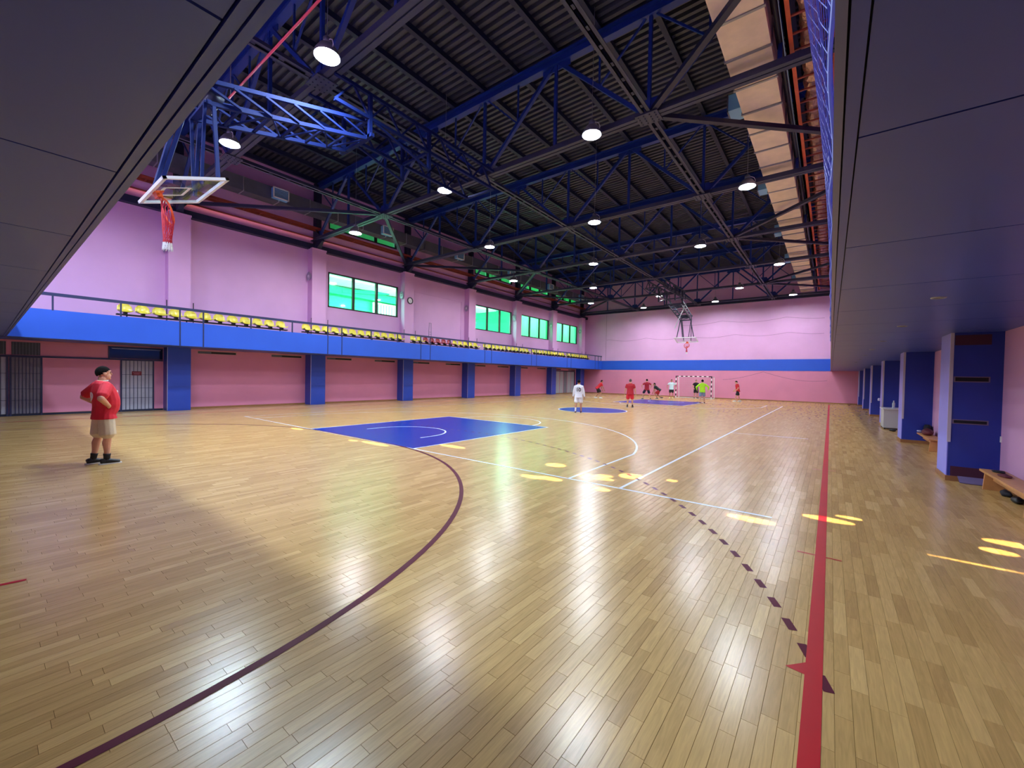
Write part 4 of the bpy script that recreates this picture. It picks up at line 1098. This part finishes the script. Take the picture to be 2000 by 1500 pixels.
    for s in (-1,1): ey.ell(hp_(s*.030,.083,.018), (.012*k,.008*k,.006*k), 8, 6, HR)
    obj('eyes', ey, BLACK, root, True, local=True)
    for s, (Hj, Kn, An, fd, lf) in zip((-1,1), legs):
        sm = MB(); up = Vector((0,0,1)); sd_ = Vector((fd.y,-fd.x,0)); z0 = lf*k
        pts = [(-.085,.045,.034,.040),(-.06,.052,.040,.050),(0,.055,.042,.054),(.07,.042,.046,.040),(.13,.034,.046,.032),(.17,.030,.034,.026)]
        base = Vector((An.x, An.y, z0))
        loft(sm, [base + fd*(a*k) + up*((b+.004)*k) for a,b,_,_ in pts], [(rx*k, rz*k) for _,_,rx,rz in pts], sd_, 14)
        limb(sm, base+up*.05*k, base+up*(.095*k), .046*k, .040*k)
        sm.v = [(v[0], v[1], max(v[2], z0+.012)) for v in sm.v]
        sh_o = obj('shoe', sm, shoe, root, True, local=True)
        sl = MB(); L = []
        for a, wd in ((-.105,.024),(-.09,.036),(-.05,.042),(.02,.043),(.09,.049),(.15,.043),(.185,.026),(.195,.012)): L.append((a, wd))
        top = [base + fd*(a*k) + sd_*(wd*k) for a, wd in L] + [base + fd*(a*k) - sd_*(wd*k) for a, wd in reversed(L)]
        nn = len(top); sl.v = [(p.x,p.y,z0+.001) for p in top] + [(p.x,p.y,z0+.020) for p in top]
        sl.f = [tuple(range(nn-1,-1,-1)), tuple(range(nn,2*nn))] + [(i,(i+1)%nn,nn+(i+1)%nn,nn+i) for i in range(nn)]
        sole = obj('sole', sl, WHITEP, sh_o, local=True)
        if sock:
            sk = sock if isinstance(sock[0], bpy.types.Material) else sock[0 if s < 0 else 1]
            if sk is not None:
                kk = MB(); ln_ = .24 if sk[1] == 'long' else .10
                dd = (Kn-An).normalized(); loft(kk, [An - dd*.02, An + dd*(.05*k), An + dd*(ln_*.7*k), An + dd*(ln_*k)], [(.040*k,.045*k),(.042*k,.046*k),(.046*k,.050*k),(.050*k,.054*k)], (1,0,0), 12)
                obj('sock', kk, sk[0], root, True, local=True)
    if extra: extra(root, k, sp, T, Fw, hp_)
    return root
def to(vx, vy): return math.atan2(-vx, vy)     # heading that turns +Y to (vx, vy)
def back_text(txt, size, d, off, m, x=0.0, front=False):
    def fn(root, k, sp, T, Fw, hp_):
        cu = bpy.data.curves.new('digits', 'FONT'); cu.body = txt; cu.size = size*k; cu.align_x = 'CENTER'; cu.align_y = 'CENTER'; cu.extrude = .004; cu.offset = .004
        tmp = bpy.data.objects.new('digits', cu); COL.objects.link(tmp)
        dg = bpy.context.evaluated_depsgraph_get(); me = bpy.data.meshes.new_from_object(tmp.evaluated_get(dg)); bpy.data.objects.remove(tmp)
        ctr = sp(d, off, x); s = 1 if not front else -1
        X = Vector((s,0,0)); 
        for v in me.vertices:
            c = v.co.copy(); q = ctr + X*c.x + T*c.y - Fw*(s*c.z)
            curve = .55*(x*k+s*c.x)**2/(.19*k)
            v.co = q + Fw*(curve*(1 if not front else -1))
        obj('shirt_number', me, m, root, local=True)
    return fn
RED = cloth('red', rgb(206,24,48)); BEIGE = cloth('beige', rgb(206,190,166)); WHT = cloth('white', rgb(228,232,244)); BLK = cloth('black', rgb(22,20,28))
NAV = cloth('navy', rgb(24,28,52)); NEON = cloth('neon', rgb(176,240,40)); GRB = cloth('greyblue', rgb(128,146,176)); CRIM = cloth('crimson', rgb(168,20,44)); DKR = cloth('dark_red', rgb(170,26,44)); PWHT = cloth('pale_cyan', rgb(206,232,240))
SHB = mat('shoe_black', rgb(28,27,32), .5); SHW = mat('shoe_white', rgb(225,225,225), .5); SHY = mat('shoe_yellow', rgb(226,230,120), .5); SHR = mat('shoe_maroon', rgb(70,20,24), .5)
def coach_extra(root, k, sp, T, Fw, hp_):
    back_text('9', .22, .26, -.152, WHITEP)(root, k, sp, T, Fw, hp_)
    col = MB(); pts = [sp(.535 + .012*math.sin(a), .079*math.sin(a)-.006, .097*math.cos(a)) for a in np.linspace(0, 2*PI, 21)]
    col.path(pts, .010, 6); obj('collar', col, WHITEP, root, True, local=True)
    cr = MB().ell(sp(.34, .172, .07), (.022,.012,.03), 10, 6); obj('crest', cr, WHITEP, root, True, local=True)
person('stout man in red jersey and beige shorts standing hands on hips at left', (-.33,-4.80), math.radians(10), H=1.80, lean=-2, belly=.065, wide=1.12,
       feet=((-.10,-.07),(.12,.04)), footdir=(-.05,.15), hands=((-.225,.0,1.04),(.225,.0,1.04)), elbow=((-1,-.9,0),(1,-.9,0)),
       shirt=RED, shorts=BEIGE, shoe=SHB, sock=(BLK,'short'), sleeve=.80, headpitch=-2, vox=.008, shortlen=.70, extra=coach_extra)
def tocam(x, y, da=0):  # heading facing the camera, turned by da degrees
    return to(CAM.x-x, CAM.y-y) + math.radians(da)
P = (.38, 11.75)
person('player in long-sleeved white shirt numbered 10 seen from behind', P, tocam(*P,180)-math.radians(8), H=1.66, feet=((-.13,-.12),(.13,.08)), shirt=WHT, shorts=WHT, shoe=SHR, sock=((WHT,'long'),None), sleeve=2,
       hands=((-.30,.02,.80),(.30,.06,.80)), skin=SKIN2, wide=1.08, extra=lambda *a: (back_text('10', .26, .27, -.152, BLK)(*a), back_text('.......', .10, .42, -.142, NAV)(*a)))
P = (-5.6, 26.2)
person('player in red shirt and black shorts bending forward left of the group', P, to(.80,.60), H=1.78, lean=42, hip=.88, feet=((-.16,-.16),(.16,.18)), shirt=RED, shorts=BLK, shoe=SHW, hands=((-.22,.42,.62),(.22,.52,.60)), elbow=((-.5,-.4,-.2),(.5,-.4,-.2)), headpitch=-20, skin=SKIN2)
P = (.70, 17.5)
person('player all in red with white waistband seen from behind', P, tocam(*P,180), H=1.74, feet=((-.15,0),(.15,0)), footdir=(-.3,.3), shirt=DKR, shorts=RED, shoe=SHR, sock=(BLK,'short'), sleeve=.6, wide=1.06,
       hands=((-.33,.02,.82),(.33,.02,.82)), hairm=mat('hair_grey', rgb(70,60,58), .7),
       extra=lambda root, k, sp, T, Fw, hp_: obj('waistband', MB().ell(sp(-.075,-.135), (.10,.012,.022), 14, 8), WHITEP, root, True, local=True))
P = (-2.15, 28.3)
person('player in crimson shirt and navy shorts standing with legs apart', P, tocam(*P,195), H=1.80, hip=.89, feet=((-.33,.02),(.30,-.02)), footdir=(-.4,.4), shirt=CRIM, shorts=NAV, shoe=SHB, hands=((-.34,.16,.96),(.36,.12,.98)), elbow=((-1,-.6,0),(1,-.6,0)))
P = (-1.75, 30.0)
person('player in black top and red shorts crouching forward to the left', P, to(-.90,-.30), H=1.74, lean=50, hip=.80, feet=((-.12,.10),(.14,-.30)), lift=(0,.06), shirt=BLK, shorts=DKR, shoe=SHB, hands=((-.22,.45,.55),(.24,.30,.52)), elbow=((-.4,-.5,0),(.4,-.5,0)), headpitch=-25, skin=SKIN2)
P = (-1.40, 32.6)
person('player in pale shirt, black shorts and yellow shoes beside the goal post', P, tocam(*P,0), H=1.76, feet=((-.13,0),(.13,0)), footdir=(-.2,.2), shirt=PWHT, shorts=BLK, shoe=SHY, hands=((-.36,.10,.92),(.36,.10,.92)), elbow=((-1,-.4,0),(1,-.4,0)), skin=SKIN2)
P = (.28, 34.4)
person('goalkeeper dressed in black standing inside the striped goal', P, tocam(*P,25), H=1.78, feet=((-.16,0),(.16,.05)), footdir=(-.2,.2), shirt=BLK, shorts=BLK, shoe=SHR, hands=((-.38,.10,.84),(.30,.20,.95)), elbow=((-1,-.4,0),(1,-.4,0)), hairm=mat('hair_brown', rgb(92,62,52), .7))
P = (2.68, 26.3)
person('player in neon yellow long-sleeved shirt seen from behind near the goal', P, tocam(*P,188), H=1.80, feet=((-.14,-.05),(.16,.06)), shirt=NEON, shorts=GRB, shoe=SHR, sleeve=2, hands=((-.34,.16,.98),(.40,.16,.98)), elbow=((-1,-.6,0),(1,-.6,0)))
P = (4.05, 32.2)
person('player in red shirt and black shorts walking alone right of the goal', P, to(-.85,-.45), H=1.76, lean=8, feet=((-.10,.24),(.12,-.22)), shirt=RED, shorts=BLK, shoe=SHW, hands=((-.22,.22,.92),(.20,.20,.90)), elbow=((-.6,-1,0),(.6,-1,0)), headpitch=12)
